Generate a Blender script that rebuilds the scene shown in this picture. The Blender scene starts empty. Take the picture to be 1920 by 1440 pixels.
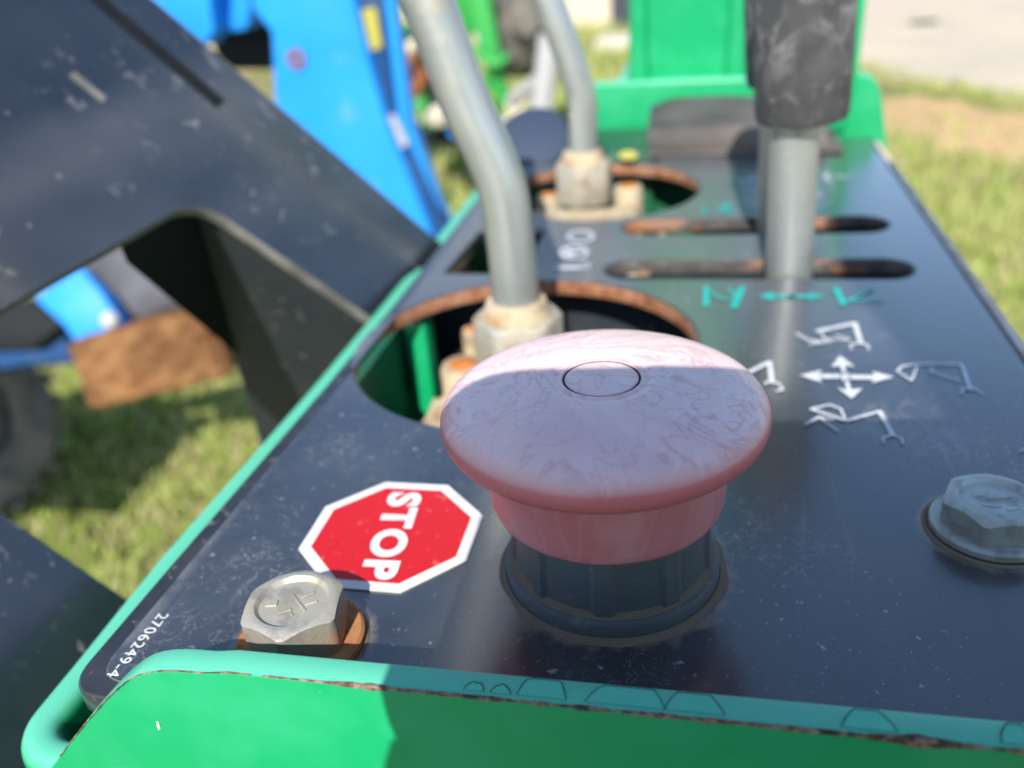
import bpy, bmesh, math, random
import numpy as np
from mathutils import Vector, Matrix, noise as mnoise

random.seed(7); rng = np.random.default_rng(7)
scene = bpy.context.scene
col = scene.collection

# ------------------------------------------------------------------ camera
# metres; z = 0 is the top of the control panel, the ground lies GZ below it
GZ = -0.90
F = 1651.74                                   # focal length in photograph pixels (1920 wide)
C = np.array([0.01727, -0.15308, 0.12709])    # camera position
R = np.array([[0.97863, 0.19129, -0.07542], [0.02376, -0.46955, -0.88259], [-0.20424, 0.86194, -0.46406]])  # right, down, forward
cam_d = bpy.data.cameras.new('camera'); cam = bpy.data.objects.new('camera', cam_d); col.objects.link(cam)
right, down, fwd = [Vector(r).normalized() for r in R]
m = Matrix((right, -down, -fwd)).transposed().to_4x4(); m.translation = Vector(C); cam.matrix_world = m
cam_d.sensor_fit = 'HORIZONTAL'; cam_d.sensor_width = 36; cam_d.lens = F / 1920 * 36
cam_d.clip_start = 0.002; cam_d.clip_end = 500
cam_d.dof.use_dof = True; cam_d.dof.focus_distance = 0.163; cam_d.dof.aperture_fstop = 11.0; cam_d.dof.aperture_blades = 0
scene.camera = cam

# ------------------------------------------------------------------ sky, sun, exposure
SUN = Vector((0.0, -1.22, 1.0)).normalized()             # towards the sun (behind the photographer)
w = bpy.data.worlds.new('World'); scene.world = w; w.use_nodes = True
nt = w.node_tree; bg = nt.nodes['Background']
sky = nt.nodes.new('ShaderNodeTexSky'); sky.sky_type = 'NISHITA'; sky.sun_disc = False
sky.sun_elevation = math.asin(SUN.z); sky.sun_rotation = math.atan2(SUN.x, SUN.y)
sky.air_density = 1.0; sky.dust_density = 0.3; sky.ozone_density = 1.8
nt.links.new(sky.outputs[0], bg.inputs[0]); bg.inputs[1].default_value = 0.145
sl = bpy.data.lights.new('sun', 'SUN'); sl.energy = 4.3; sl.angle = math.radians(0.5); sl.color = (1.0, 0.955, 0.88)
so = bpy.data.objects.new('sun', sl); col.objects.link(so)
so.rotation_euler = (-SUN).to_track_quat('-Z', 'Y').to_euler(); so.location = (0, -2, 4)
vs = scene.view_settings; vs.view_transform = 'Standard'; vs.look = 'None'; vs.gamma = 1; vs.exposure = 0.74
scene.cycles.use_denoising = True; scene.cycles.max_bounces = 6; scene.cycles.caustics_reflective = False

# ------------------------------------------------------------------ measuring helpers (photograph pixel -> point on a real plane)
def ray(px, py): return np.array([(px - 960) / F, (py - 720) / F, 1.0]) @ R
def U(px, py, z=0.0): d = ray(px, py); return C + d * ((z - C[2]) / d[2])
def V(px, py, y): d = ray(px, py); return C + d * ((y - C[1]) / d[1])
def D(px, py, dep): return C + ray(px, py) * dep

# ------------------------------------------------------------------ materials
def lin(c):
    if isinstance(c, str):
        c = [int(c[i:i + 2], 16) / 255 for i in (0, 2, 4)]
        return tuple((x / 12.92 if x <= .04045 else ((x + .055) / 1.055) ** 2.4) for x in c) + (1,)
    return tuple(c) + (1,)
class Mat:
    def __init__(s, name, base, rough=.5, metal=0, spec=.5, coat=0, coat_rough=.1, coat_ior=1.5):
        s.m = bpy.data.materials.new(name); s.m.use_nodes = True; s.t = s.m.node_tree; s.n = s.t.nodes
        s.b = s.n['Principled BSDF']; s.co = s.n.new('ShaderNodeTexCoord').outputs['Object']
        s.b.inputs['Metallic'].default_value = metal; s.b.inputs['Specular IOR Level'].default_value = spec
        s.b.inputs['Coat Weight'].default_value = coat; s.b.inputs['Coat Roughness'].default_value = coat_rough; s.b.inputs['Coat IOR'].default_value = coat_ior
        r = s.n.new('ShaderNodeRGB'); r.outputs[0].default_value = lin(base); s.c = r.outputs[0]
        v = s.n.new('ShaderNodeValue'); v.outputs[0].default_value = rough; s.r = v.outputs[0]; s.h = None; s.done = False
    def L(s, a, b): s.t.links.new(a, b)
    def vec(s, scale=(1, 1, 1), rot=(0, 0, 0), loc=(0, 0, 0)):
        m = s.n.new('ShaderNodeMapping'); m.inputs['Scale'].default_value = scale; m.inputs['Rotation'].default_value = rot; m.inputs['Location'].default_value = loc
        s.L(s.co, m.inputs[0]); return m.outputs[0]
    def noise(s, scale, lo, hi, detail=4, rough=.55, dist=0, vec=None, kind='noise', out=0):
        if kind == 'noise':
            t = s.n.new('ShaderNodeTexNoise'); t.inputs['Detail'].default_value = detail; t.inputs['Roughness'].default_value = rough; t.inputs['Distortion'].default_value = dist
        elif kind == 'voronoi':
            t = s.n.new('ShaderNodeTexVoronoi')
        elif kind == 'wave':
            t = s.n.new('ShaderNodeTexWave'); t.inputs['Distortion'].default_value = dist; t.inputs['Detail'].default_value = detail; t.inputs['Detail Scale'].default_value = 1.5
        t.inputs['Scale'].default_value = scale
        s.L(vec or s.co, t.inputs['Vector']); return s.ramp(t.outputs[out], lo, hi)
    def ramp(s, x, lo, hi, a=0, b=1):
        r = s.n.new('ShaderNodeMapRange'); r.inputs[1].default_value = lo; r.inputs[2].default_value = hi; r.inputs[3].default_value = a; r.inputs[4].default_value = b
        s.L(x, r.inputs[0]); return r.outputs[0]
    def math(s, op, a, b):
        r = s.n.new('ShaderNodeMath'); r.operation = op
        for i, v in enumerate((a, b)):
            if isinstance(v, (int, float)): r.inputs[i].default_value = v
            else: s.L(v, r.inputs[i])
        return r.outputs[0]
    def axis(s, k):
        x = s.n.new('ShaderNodeSeparateXYZ'); s.L(s.co, x.inputs[0]); return x.outputs[k]
    def normal(s, k):
        g = s.n.new('ShaderNodeNewGeometry'); x = s.n.new('ShaderNodeSeparateXYZ'); s.L(g.outputs['Normal'], x.inputs[0]); return x.outputs[k]
    def point(s, lo, hi):
        g = s.n.new('ShaderNodeNewGeometry'); return s.ramp(g.outputs['Pointiness'], lo, hi)
    def mix(s, mask, c=None, amt=1, rough=None):
        f = s.math('MULTIPLY', mask, amt)
        if c is not None:
            x = s.n.new('ShaderNodeMix'); x.data_type = 'RGBA'; s.L(f, x.inputs[0]); s.L(s.c, x.inputs[6]); x.inputs[7].default_value = lin(c); s.c = x.outputs[2]
        if rough is not None:
            x = s.n.new('ShaderNodeMix'); x.data_type = 'FLOAT'; s.L(f, x.inputs[0]); s.L(s.r, x.inputs[2]); x.inputs[3].default_value = rough; s.r = x.outputs[0]
        return s
    def bump(s, h, dist, strength=1):
        b = s.n.new('ShaderNodeBump'); b.inputs['Strength'].default_value = strength; b.inputs['Distance'].default_value = dist
        s.L(h, b.inputs['Height'])
        if s.h is not None: s.L(s.h, b.inputs['Normal'])
        s.h = b.outputs[0]; return s
    def end(s):
        s.L(s.c, s.b.inputs['Base Color']); s.L(s.r, s.b.inputs['Roughness'])
        if s.h is not None: s.L(s.h, s.b.inputs['Normal'])
        return s.m
MT = {}
def ring_mask(M, cx, cy, r0, r1, wob=0.0012, sc=300):
    x = M.math('SUBTRACT', M.axis(0), cx); y = M.math('SUBTRACT', M.axis(1), cy - .15)   # object space starts at the console's origin
    d = M.math('SQRT', M.math('ADD', M.math('MULTIPLY', x, x), M.math('MULTIPLY', y, y)), 0)
    n = M.noise(sc, .3, .7, 4)
    d = M.math('ADD', d, M.math('MULTIPLY', M.math('SUBTRACT', n, .5), wob * 2))
    return M.ramp(d, r1, r0)

LB = tuple(U(548, 1128, .0110)[:2])   # left bolt centre
RB = tuple(U(1866, 938, .0078)[:2])   # right bolt centre
# panel decal: black film, dusty
def decal():
    M = Mat('black_panel_film', (.010, .012, .017), .26, spec=1.0, coat=1.0, coat_rough=.19, coat_ior=1.65)
    M.mix(M.noise(28, .35, .75, 6, .6), (.10, .105, .115), .32, .36)               # thin even dust film
    M.mix(M.noise(9, .45, .75, 3, .5, .4), (.10, .105, .115), .25, .40)           # cloudy patches
    back = M.math('MULTIPLY', M.math('MULTIPLY', M.ramp(M.axis(1), -.10, .05), M.ramp(M.axis(0), .095, .035)), M.noise(14, .15, .5, 4))
    M.mix(back, (.15, .155, .165), .66, .5)                                      # heavier dust towards the back; held off the right to paint in its shade
    cw = M.math('SUBTRACT', 1.0, M.math('MULTIPLY', back, .8)); M.L(cw, M.b.inputs['Coat Weight'])
    sp = M.math('SUBTRACT', 1.0, M.math('MULTIPLY', back, .7)); M.L(sp, M.b.inputs['Specular IOR Level'])
    sw = M.noise(150, .485, .5, 5, .6, 1.4); sw2 = M.noise(150, .515, .5, 5, .6, 1.4)
    curls = M.math('MULTIPLY', M.math('MULTIPLY', sw, sw2), M.noise(30, .5, .68, 2))
    M.mix(curls, (.42, .40, .37), .55, .6)                                        # dried water swirls
    M.mix(M.math('MULTIPLY', M.noise(420, .66, .74, 2, .5), M.noise(22, .45, .62, 3)), (.5, .47, .42), .6, .6)   # grit
    M.mix(M.noise(200, .042, .025, kind='voronoi'), (.6, .58, .55), .5, .6)        # pale specks
    M.mix(M.math('MULTIPLY', M.noise(430, .085, .05, kind='voronoi'), M.noise(18, .45, .6, 2)), (.5, .48, .44), .4, .6)
    M.mix(ring_mask(M, 0, 0, .0240, .0272, .002, 220), (.30, .22, .145), .75, .7)       # silt round the button
    M.mix(ring_mask(M, LB[0], LB[1], .0128, .0158, .001), (.30, .23, .17), .6, .7)
    M.mix(ring_mask(M, RB[0], RB[1], .0134, .0155, .001), (.30, .22, .15), .6, .7)
    sc = M.noise(60, .62, .7, 5, .7, .2, M.vec((1, .12, 1), (0, 0, .5)))
    M.mix(sc, (.32, .32, .32), .22, .5)                                           # faint wiped streaks
    edge = M.math('MAXIMUM', M.ramp(M.axis(0), .1085, .1135), M.ramp(M.axis(0), -.0945, -.0985))
    M.mix(M.math('MULTIPLY', edge, M.noise(160, .35, .6, 4)), (.27, .26, .25), .5, .5)
    M.bump(M.noise(900, 0, 1, 3), .00002, .25)
    return M.end()
MT['decal'] = decal()
def blackpaint(name, dust=.35, rough=.3, base=(.014, .016, .02), spec=.6, streak=0):
    M = Mat(name, base, rough, spec=spec, coat=.4, coat_rough=.2)
    M.mix(M.noise(40, .4, .75, 6, .6), (.12, .115, .11), dust, .5)
    M.mix(M.noise(330, .64, .72, 2), (.45, .43, .4), dust * .8, .6)
    M.bump(M.noise(600, 0, 1, 3), .00003, .3)
    return M.end()
MT['panel_edge_paint'] = blackpaint('black_plate_paint', .3)
def rust(name, a=(.20, .065, .025), b=(.42, .19, .08), dirt=.3):
    M = Mat(name, a, .85, spec=.2)
    M.mix(M.noise(120, .35, .65, 6, .65), b, .9)
    M.mix(M.noise(300, .5, .7, 5), (.09, .035, .02), .6)
    M.mix(M.noise(50, .5, .7, 4), (.45, .36, .26), dirt)
    M.bump(M.noise(500, 0, 1, 6), .0003, .6)
    return M.end()
M = Mat('dirty_steel_nut', (.40, .385, .33), .6, .35); M.mix(M.noise(55, .35, .62, 5), (.50, .42, .28), .85, .85); M.mix(M.noise(120, .52, .66, 5), (.27, .15, .07), .6, .85); M.mix(M.noise(30, .5, .65, 3), (.22, .22, .20), .7); M.bump(M.noise(300, 0, 1, 6), .0004, .7); MT['nut'] = M.end()
M = Mat('matt_dark_blue_cover', (.035, .05, .085), .7, spec=.3); MT['cover'] = M.end()
MT['rust'] = rust('rusted_steel', (.36, .13, .04), (.52, .24, .09), .25)
MT['rust_edge'] = rust('rusty_cut_edge', (.23, .085, .04), (.40, .20, .11), .35)
M = Mat('slot_cut_edge', (.055, .05, .048), .7); M.mix(M.noise(38, .52, .6, 3), (.34, .14, .06), .9); M.mix(M.noise(120, .45, .7, 4), (.20, .18, .16), .6); MT['slot_edge'] = M.end()
M = Mat('bare_edge_sun_tint', (.78, .62, .53), .6); M.mix(M.noise(60, .4, .65, 4), (.40, .27, .20), .7); MT['pale_edge'] = M.end()  # bare worn edge, its colour lightened to look sunlit
def greenpaint(name, base=(.0015, .30, .105), pale_tone=(.12, .53, .36), chips=True):
    M = Mat(name, base, .36, spec=.5)
    M.mix(M.ramp(M.normal(2), .25, .9), pale_tone, .85, .5)                            # paler on the upward faces
    M.mix(M.noise(60, .45, .7, 5), pale_tone, .12, .5)
    M.mix(M.noise(500, .74, .80, 2), (.5, .62, .5), .2)
    M.bump(M.noise(350, 0, 1, 2), .00006, .25)
    return M.end()
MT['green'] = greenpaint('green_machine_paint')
def chip():
    M = Mat('bare_chipped_edge', (.10, .045, .03), .8, spec=.3)
    M.mix(M.noise(700, .4, .6, 5), (.30, .22, .17), .8)
    M.mix(M.noise(300, .5, .62, 3), (.035, .02, .018), .8)
    return M.end()
MT['chip'] = chip()
M = Mat('fresh_green_under_chip', (.09, .52, .34), .45); M.mix(M.noise(300, .4, .7), (.16, .55, .40), .4); MT['fresh'] = M.end()
M = Mat('chip_outline_grime', (.03, .16, .10), .7); M.mix(M.noise(400, .45, .6, 3), (.03, .035, .03), .7); MT['grime'] = M.end()
def zinc(name, base=(.52, .51, .47), dirt=.5, metal=.75, rough=.42):
    M = Mat(name, base, rough, metal, .5)
    M.mix(M.noise(90, .35, .65, 6, .6), (.27, .28, .27), .7, .55)
    M.mix(M.noise(45, .45, .7, 5), (.52, .46, .33), dirt, .7)
    M.mix(M.noise(260, .6, .72, 4), (.55, .45, .30), dirt, .75)
    M.mix(M.ramp(M.normal(2), .6, .2), (.30, .24, .17), dirt * .7, .75)
    if 'stain' in name: M.mix(M.math('MULTIPLY', M.ramp(M.axis(2), .1585, .1545), M.noise(110, .38, .55, 4)), (.46, .19, .06), .85, .85)
    M.mix(M.noise(190, .52, .62, 4), (.20, .19, .17), .5, .7)
    M.bump(M.noise(300, 0, 1, 5), .00035, .8)
    return M.end()
MT['zinc'] = zinc('zinc_plated_bolt')
MT['zinc_rusty'] = zinc('zinc_bolt_with_rust_stain', (.47, .45, .40), .7, .45, .5)
MT['bolt_blue'] = zinc('weathered_zinc_bolt', (.50, .55, .51), .3, .15, .4)
M = Mat('galvanised_rod', (.46, .48, .455), .36, .65)
M.mix(M.noise(40, .40, .64, 6, .6, .3, M.vec((1, 1, .3))), (.27, .295, .29), .7, .46)
M.mix(M.noise(18, .48, .66, 4, .6, .3), (.50, .47, .37), .45, .6)
M.mix(M.noise(95, .66, .74, 4), (.48, .37, .23), .5, .8)
M.bump(M.noise(160, 0, 1, 6), .0004, .5); MT['rod'] = M.end()
M = Mat('dried_mud', (.42, .33, .20), .9, spec=.15)
M.mix(M.noise(70, .35, .65, 5), (.55, .48, .35), .8); M.mix(M.noise(90, .50, .66, 5), (.30, .14, .06), .75); M.mix(M.noise(45, .52, .66, 4), (.24, .22, .17), .7)
M.bump(M.noise(260, 0, 1, 6), .0006, .7); MT['mud'] = M.end()
M = Mat('rusty_bolt_top', (.52, .20, .06), .9, spec=.1); M.mix(M.noise(200, .4, .65, 4), (.36, .11, .03), .7); MT['rustbolt'] = M.end()
def button(name, top):
    M = Mat(name, (.52, .15, .165), .40, spec=.45)
    if top:
        up = M.ramp(M.normal(2), .30, .96)
        M.mix(up, (.86, .62, .59), .93, .40)                                      # chalked by the sun
        v = M.vec((1, 1, .3), (0, 0, .6))
        M.mix(M.math('MULTIPLY', M.noise(24, .42, .66, 3, .55, 2.2), up), (.66, .44, .45), .5)
        def lines(sc, wd, ds, gate, c, amt):
            a = M.noise(sc, .5 - wd, .5, 2, .5, ds, v); b = M.noise(sc, .5 + wd, .5, 2, .5, ds, v)
            M.mix(M.math('MULTIPLY', M.math('MULTIPLY', M.math('MULTIPLY', a, b), gate), up), c, amt)
        lines(50, .05, 3.6, M.noise(24, .30, .5, 2), (.52, .26, .28), .5)          # red swirl lines
        lines(60, .075, 3.0, M.noise(26, .35, .55, 2), (.78, .70, .73), .55)             # pale swirl lines
        M.bump(M.noise(50, .3, .7, 2, .5, 3.6, v), .0004, .5)
        M.mix(M.noise(240, .045, .03, kind='voronoi'), (.22, .12, .12), .6)
    else:
        M.mix(M.noise(30, .35, .7, 3, .5, 1), (.60, .30, .32), .7, .5)
        a = M.noise(40, .46, .5, 2, .5, 1.6, M.vec((1, 1, .35), (0, .5, 0))); b = M.noise(40, .56, .5, 2, .5, 1.6, M.vec((1, 1, .35), (0, .5, 0)))
        M.mix(M.math('MULTIPLY', a, b), (.60, .36, .37), .22)
    M.bump(M.noise(800, 0, 1, 3), .00002, .3)
    M.b.inputs['Subsurface Weight'].default_value = .2; M.b.inputs['Subsurface Radius'].default_value = (1, .2, .15); M.b.inputs['Subsurface Scale'].default_value = .004
    return M.end()
MT['cap'] = button('faded_red_plastic_top', True); MT['skirt'] = button('faded_red_plastic', False)
M = Mat('grey_black_plastic', (.11, .12, .125), .5, spec=.5)
M.mix(M.noise(120, .45, .7, 5), (.11, .10, .09), .5, .65); M.mix(M.noise(380, .62, .72, 3), (.3, .27, .23), .4, .7); MT['collar'] = M.end()
M = Mat('silt', (.20, .15, .105), .95, spec=.1); M.mix(M.noise(500, .4, .6, 5), (.20, .16, .12), .7); M.bump(M.noise(700, 0, 1, 5), .0003, .6); MT['silt'] = M.end()
M = Mat('black_gap', (.03, .012, .012), .8); MT['gap'] = M.end()
M = Mat('red_vinyl', (.52, .010, .014), .42, spec=.35); M.mix(M.noise(400, .63, .7, 3), (.75, .3, .3), .25); MT['red'] = M.end()
M = Mat('white_vinyl', (.70, .69, .67), .45); M.mix(M.noise(140, .45, .7, 5), (.50, .47, .43), .5); MT['white'] = M.end()
M = Mat('worn_white_print', (.62, .63, .64), .5); M.mix(M.noise(420, .5, .72, 4), (.16, .17, .19), .55); MT['print'] = M.end()
M = Mat('faint_white_print', (.62, .65, .70), .5); M.mix(M.noise(300, .5, .7, 4), (.2, .21, .24), .4); MT['print2'] = M.end()
M = Mat('teal_print', (.012, .42, .36), .5); M.mix(M.noise(300, .5, .72, 4), (.02, .12, .12), .5); MT['teal'] = M.end()
M = Mat('faint_teal_print', (.015, .32, .29), .5); M.mix(M.noise(260, .45, .65, 4), (.012, .05, .06), .6); MT['teal2'] = M.end()
M = Mat('black_rubber_grip', (.045, .045, .047), .58, spec=.35)
M.mix(M.noise(60, .4, .7, 5), (.10, .098, .096), .7, .62)
a = M.noise(55, .44, .5, 3, .6, 1.6, M.vec((1, 1, .6), (.4, .5, 0))); b = M.noise(55, .56, .5, 3, .6, 1.6, M.vec((1, 1, .6), (.4, .5, 0)))
M.mix(M.math('MULTIPLY', M.math('MULTIPLY', a, b), M.noise(25, .5, .62, 2)), (.34, .335, .33), .55, .6)
M.mix(M.math('MULTIPLY', M.noise(150, .58, .66, 3, .5, .6), M.noise(32, .45, .6, 2)), (.36, .35, .34), .45, .6)
M.bump(M.noise(250, 0, 1, 5), .0004, .6); MT['grip'] = M.end()
M = Mat('worn_black_block', (.030, .030, .033), .6, spec=.4); M.mix(M.noise(35, .3, .7, 5, .6, 0, M.vec((.4, 1, 1))), (.16, .145, .13), .75, .7)
M.mix(M.noise(12, .45, .7, 2), (.17, .13, .10), .4, .8); MT['block'] = M.end()
M = Mat('worn_film_edge', (.22, .205, .19), .7); M.mix(M.noise(120, .4, .65, 4), (.05, .05, .05), .8); MT['film_edge'] = M.end()
def bigplate(org, p0, p1, nrm):
    M = Mat('black_glossy_steel', (.012, .015, .022), .25, spec=.8, coat=1.0, coat_rough=.15, coat_ior=1.6)
    e = (Vector(p1) - Vector(p0)).normalized(); nb = Vector(nrm).cross(e).normalized(); o0 = (Vector(p0) - Vector(org))
    def dot(v, off):
        d = M.n.new('ShaderNodeVectorMath'); d.operation = 'DOT_PRODUCT'; d.inputs[1].default_value = v; M.L(M.co, d.inputs[0])
        return M.math('SUBTRACT', d.outputs['Value'], off)
    u = dot(e, o0.dot(e)); v = dot(nb, o0.dot(nb))
    c = M.n.new('ShaderNodeCombineXYZ'); M.L(M.math('MULTIPLY', u, .4), c.inputs[0]); M.L(v, c.inputs[1])
    vv = c.outputs[0]
    wob = M.math('ADD', v, M.math('MULTIPLY', M.math('SUBTRACT', M.noise(12, 0, 1, 3), .5), .05))
    band = M.math('MULTIPLY', M.ramp(wob, -.034, -.012), M.ramp(wob, .055, .030))
    M.mix(M.noise(30, .4, .75, 4), (.08, .082, .09), .15, .32)
    M.mix(M.math('MULTIPLY', band, M.noise(14, .30, .70, 3, .5, .1, vv)), (.19, .19, .185), .34, .42)     # dusty wiped band
    M.mix(M.math('MULTIPLY', M.noise(150, .60, .70, 4, .6, .1, M.vec((.25, 1, 1), (0, 0, .6))), M.noise(9, .45, .6, 2)), (.32, .31, .30), .35, .5)     # fine scrapes
    M.mix(M.noise(130, .69, .75, 2, .5, .5), (.4, .37, .33), .4, .6)
    return M.end()
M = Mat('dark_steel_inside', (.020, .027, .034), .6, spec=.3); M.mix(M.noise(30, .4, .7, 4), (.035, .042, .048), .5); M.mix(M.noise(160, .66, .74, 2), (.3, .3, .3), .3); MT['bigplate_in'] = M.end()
M = Mat('shade_darkened_green', (.006, .10, .045), .5); M.mix(M.noise(40, .4, .7, 4), (.05, .09, .05), .5); MT['green_in'] = M.end()  # green machine paint darkened, shade put into its colour
M = Mat('pale_weld_dirt', (.20, .19, .17), .8); M.mix(M.noise(60, .4, .6, 5), (.07, .07, .07), .8); MT['edge_dirt'] = M.end()
M = Mat('blue_machine_paint', (.010, .24, .72), .5, spec=.3); M.mix(M.noise(6, .4, .7, 3), (.03, .33, .78), .5); M.mix(M.noise(25, .6, .75, 4), (.25, .36, .5), .25); MT['blue'] = M.end()
M = Mat('dark_blue_paint', (.012, .055, .16), .75, spec=.2); M.mix(M.noise(12, .5, .7, 3), (.10, .13, .2), .4); MT['navy'] = M.end()
M = Mat('yellow_tape', (.42, .36, .05), .5); MT['yellow'] = M.end()
M = Mat('pale_grey_steel', (.40, .39, .39), .6); M.mix(M.noise(20, .5, .7, 4), (.35, .32, .3), .5); MT['pale'] = M.end()
M = Mat('brown_sacking', (.21, .10, .042), .9, spec=.1); M.mix(M.noise(30, .4, .65, 4), (.30, .16, .07), .8); M.mix(M.noise(9, .45, .6, 3), (.11, .05, .022), .7); MT['brown'] = M.end()
M = Mat('grey_cloth', (.075, .075, .085), .9, spec=.1); M.mix(M.noise(10, .4, .6, 3), (.14, .14, .155), .8); MT['cloth'] = M.end()
M = Mat('black_tyre', (.075, .073, .07), .9, spec=.2); M.mix(M.noise(15, .35, .6, 5), (.20, .175, .14), .85); MT['tyre'] = M.end()
M = Mat('tractor_green', (.03, .30, .05), .4); M.mix(M.noise(5, .4, .7, 3), (.05, .36, .09), .5); MT['tgreen'] = M.end()
M = Mat('tractor_yellow', (.62, .52, .10), .5); MT['tyellow'] = M.end()
M = Mat('cream_paint', (.66, .60, .42), .6); MT['cream'] = M.end()
M = Mat('rust_brown_part', (.28, .09, .035), .8); M.mix(M.noise(20, .4, .65, 4), (.19, .075, .03), .8); MT['tbrown'] = M.end()
M = Mat('black_parts', (.010, .012, .013), .7, spec=.2); MT['black'] = M.end()
M = Mat('red_plastic', (.55, .03, .04), .5); MT['redp'] = M.end()
M = Mat('house_wall', (.60, .50, .38), .9, spec=.2); M.mix(M.noise(3, .4, .7, 4), (.50, .41, .31), .6); MT['wall'] = M.end()
M = Mat('window_glass_dark', (.05, .06, .075), .2); MT['pane'] = M.end()
M = Mat('stone_slab', (.55, .50, .42), .9); M.mix(M.noise(8, .4, .7, 4), (.42, .38, .31), .6); MT['slab'] = M.end()
M = Mat('skin', (.48, .27, .19), .5); MT['skin'] = M.end()
M = Mat('work_clothes', (.06, .08, .13), .9, spec=.1); MT['clothes'] = M.end()
M = Mat('phone_case', (.03, .03, .035), .4); MT['phone'] = M.end()
M = Mat('grass_ground', (.17, .20, .06), .95, spec=.1)
M.mix(M.noise(2.6, .42, .62, 4, .6, .3), (.30, .245, .12), .8); M.mix(M.noise(14, .45, .65, 5), (.055, .085, .02), .7); M.mix(M.noise(.9, .5, .62, 3), (.36, .26, .15), .6); MT['ground'] = M.end()
M = Mat('worn_concrete', (.54, .45, .335), .95, spec=.15); M.mix(M.noise(1.4, .4, .7, 5), (.43, .375, .30), .7); M.mix(M.noise(6, .6, .72, 4), (.34, .29, .23), .5); M.bump(M.noise(20, 0, 1, 6), .01, .4); MT['concrete'] = M.end()
M = Mat('dry_soil', (.56, .36, .19), .95, spec=.1); M.mix(M.noise(5, .4, .65, 5), (.40, .29, .15), .7); M.mix(M.noise(18, .5, .65, 4), (.16, .16, .05), .5); MT['soil'] = M.end()
for nm, c1, c2 in (('blade_green', (.24, .34, .05), (.38, .43, .11)), ('blade_dry', (.48, .41, .20), (.36, .34, .14))):
    M = Mat(nm, c1, .6, spec=.3); M.mix(M.noise(6, .35, .65, 3), c2, .8); MT[nm] = M.end()

# ------------------------------------------------------------------ object helpers
def tag(o, label=None, cat=None, group=None, kind=None):
    for k, v in (('label', label), ('category', cat), ('group', group), ('kind', kind)):
        if v: o[k] = v
    return o
def thing(name, loc, label, cat, group=None):
    o = bpy.data.objects.new(name, None); col.objects.link(o); o.location = loc; o.empty_display_size = .02
    return tag(o, label, cat, group)
def root_loc(p):
    v = Vector((0, 0, 0))
    while p is not None: v += p.location; p = p.parent
    return v
def link(name, me, mats, parent=None, smooth=None):
    """me holds world coordinates; the object gets its parent's origin"""
    o = bpy.data.objects.new(name, me); col.objects.link(o)
    for x in (mats if isinstance(mats, (list, tuple)) else [mats]): me.materials.append(MT[x])
    if parent is not None:
        me.transform(Matrix.Translation(-root_loc(parent))); o.parent = parent
    if smooth is not None:
        me.shade_smooth() if smooth >= 3.2 else me.set_sharp_from_angle(angle=smooth)
    return o
def mesh(name, verts, faces, mats, parent=None, smooth=None, bevel=0, seg=2, bev_angle=.6):
    bm = bmesh.new(); vs_ = [bm.verts.new(v) for v in verts]
    for f in faces:
        try: bm.faces.new([vs_[i] for i in f])
        except ValueError: pass
    return bm_obj(name, bm, mats, parent, smooth, bevel, seg, bev_angle)
def bm_obj(name, bm, mats, parent=None, smooth=None, bevel=0, seg=2, bev_angle=.6):
    bmesh.ops.recalc_face_normals(bm, faces=bm.faces)
    if bevel:
        es = [e for e in bm.edges if len(e.link_faces) == 2 and e.calc_face_angle(0) > bev_angle]
        bmesh.ops.bevel(bm, geom=es, offset=bevel, segments=seg, affect='EDGES', profile=.5, clamp_overlap=True)
    me = bpy.data.meshes.new(name); bm.to_mesh(me); bm.free()
    if smooth is not None:
        for p in me.polygons: p.use_smooth = True
    return link(name, me, mats, parent, smooth)
def prism(name, poly, vec, mats, parent=None, bevel=0, seg=2, smooth=.6):
    """3-D polygon pushed along vec: a solid plate"""
    n = len(poly); a = [Vector(p) for p in poly]; v = Vector(vec)
    vs_ = a + [p + v for p in a]
    fs = [tuple(range(n)), tuple(range(2 * n - 1, n - 1, -1))] + [(i, (i + 1) % n, n + (i + 1) % n, n + i) for i in range(n)]
    return mesh(name, vs_, fs, mats, parent, smooth, bevel, seg)
def box(name, lo, hi, mats, parent=None, bevel=0, seg=2):
    x0, y0, z0 = lo; x1, y1, z1 = hi
    return prism(name, [(x0, y0, z0), (x1, y0, z0), (x1, y1, z0), (x0, y1, z0)], (0, 0, z1 - z0), mats, parent, bevel, seg)
def lathe_bm(prof, n=64, c=(0, 0, 0), bm=None, axis=None):
    bm = bm or bmesh.new(); rows = []
    q = Vector((0, 0, 1)).rotation_difference(Vector(axis)) if axis is not None else None
    def P(x, y, z):
        v = Vector((x, y, z))
        if q: v = q @ v
        return v + Vector(c)
    for r, z in prof:
        if r < 1e-7: rows.append([bm.verts.new(P(0, 0, z))])
        else: rows.append([bm.verts.new(P(r * math.cos(2 * math.pi * k / n), r * math.sin(2 * math.pi * k / n), z)) for k in range(n)])
    for a, b in zip(rows, rows[1:]):
        for k in range(n):
            k2 = (k + 1) % n
            if len(a) == 1 and len(b) == 1: continue
            if len(a) == 1: bm.faces.new((a[0], b[k], b[k2]))
            elif len(b) == 1: bm.faces.new((a[k], a[k2], b[0]))
            else: bm.faces.new((a[k], a[k2], b[k2], b[k]))
    return bm
def lathe(name, prof, mats, parent=None, n=64, c=(0, 0, 0), smooth=.7, axis=None):
    return bm_obj(name, lathe_bm(prof, n, c, None, axis), mats, parent, smooth)
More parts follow.
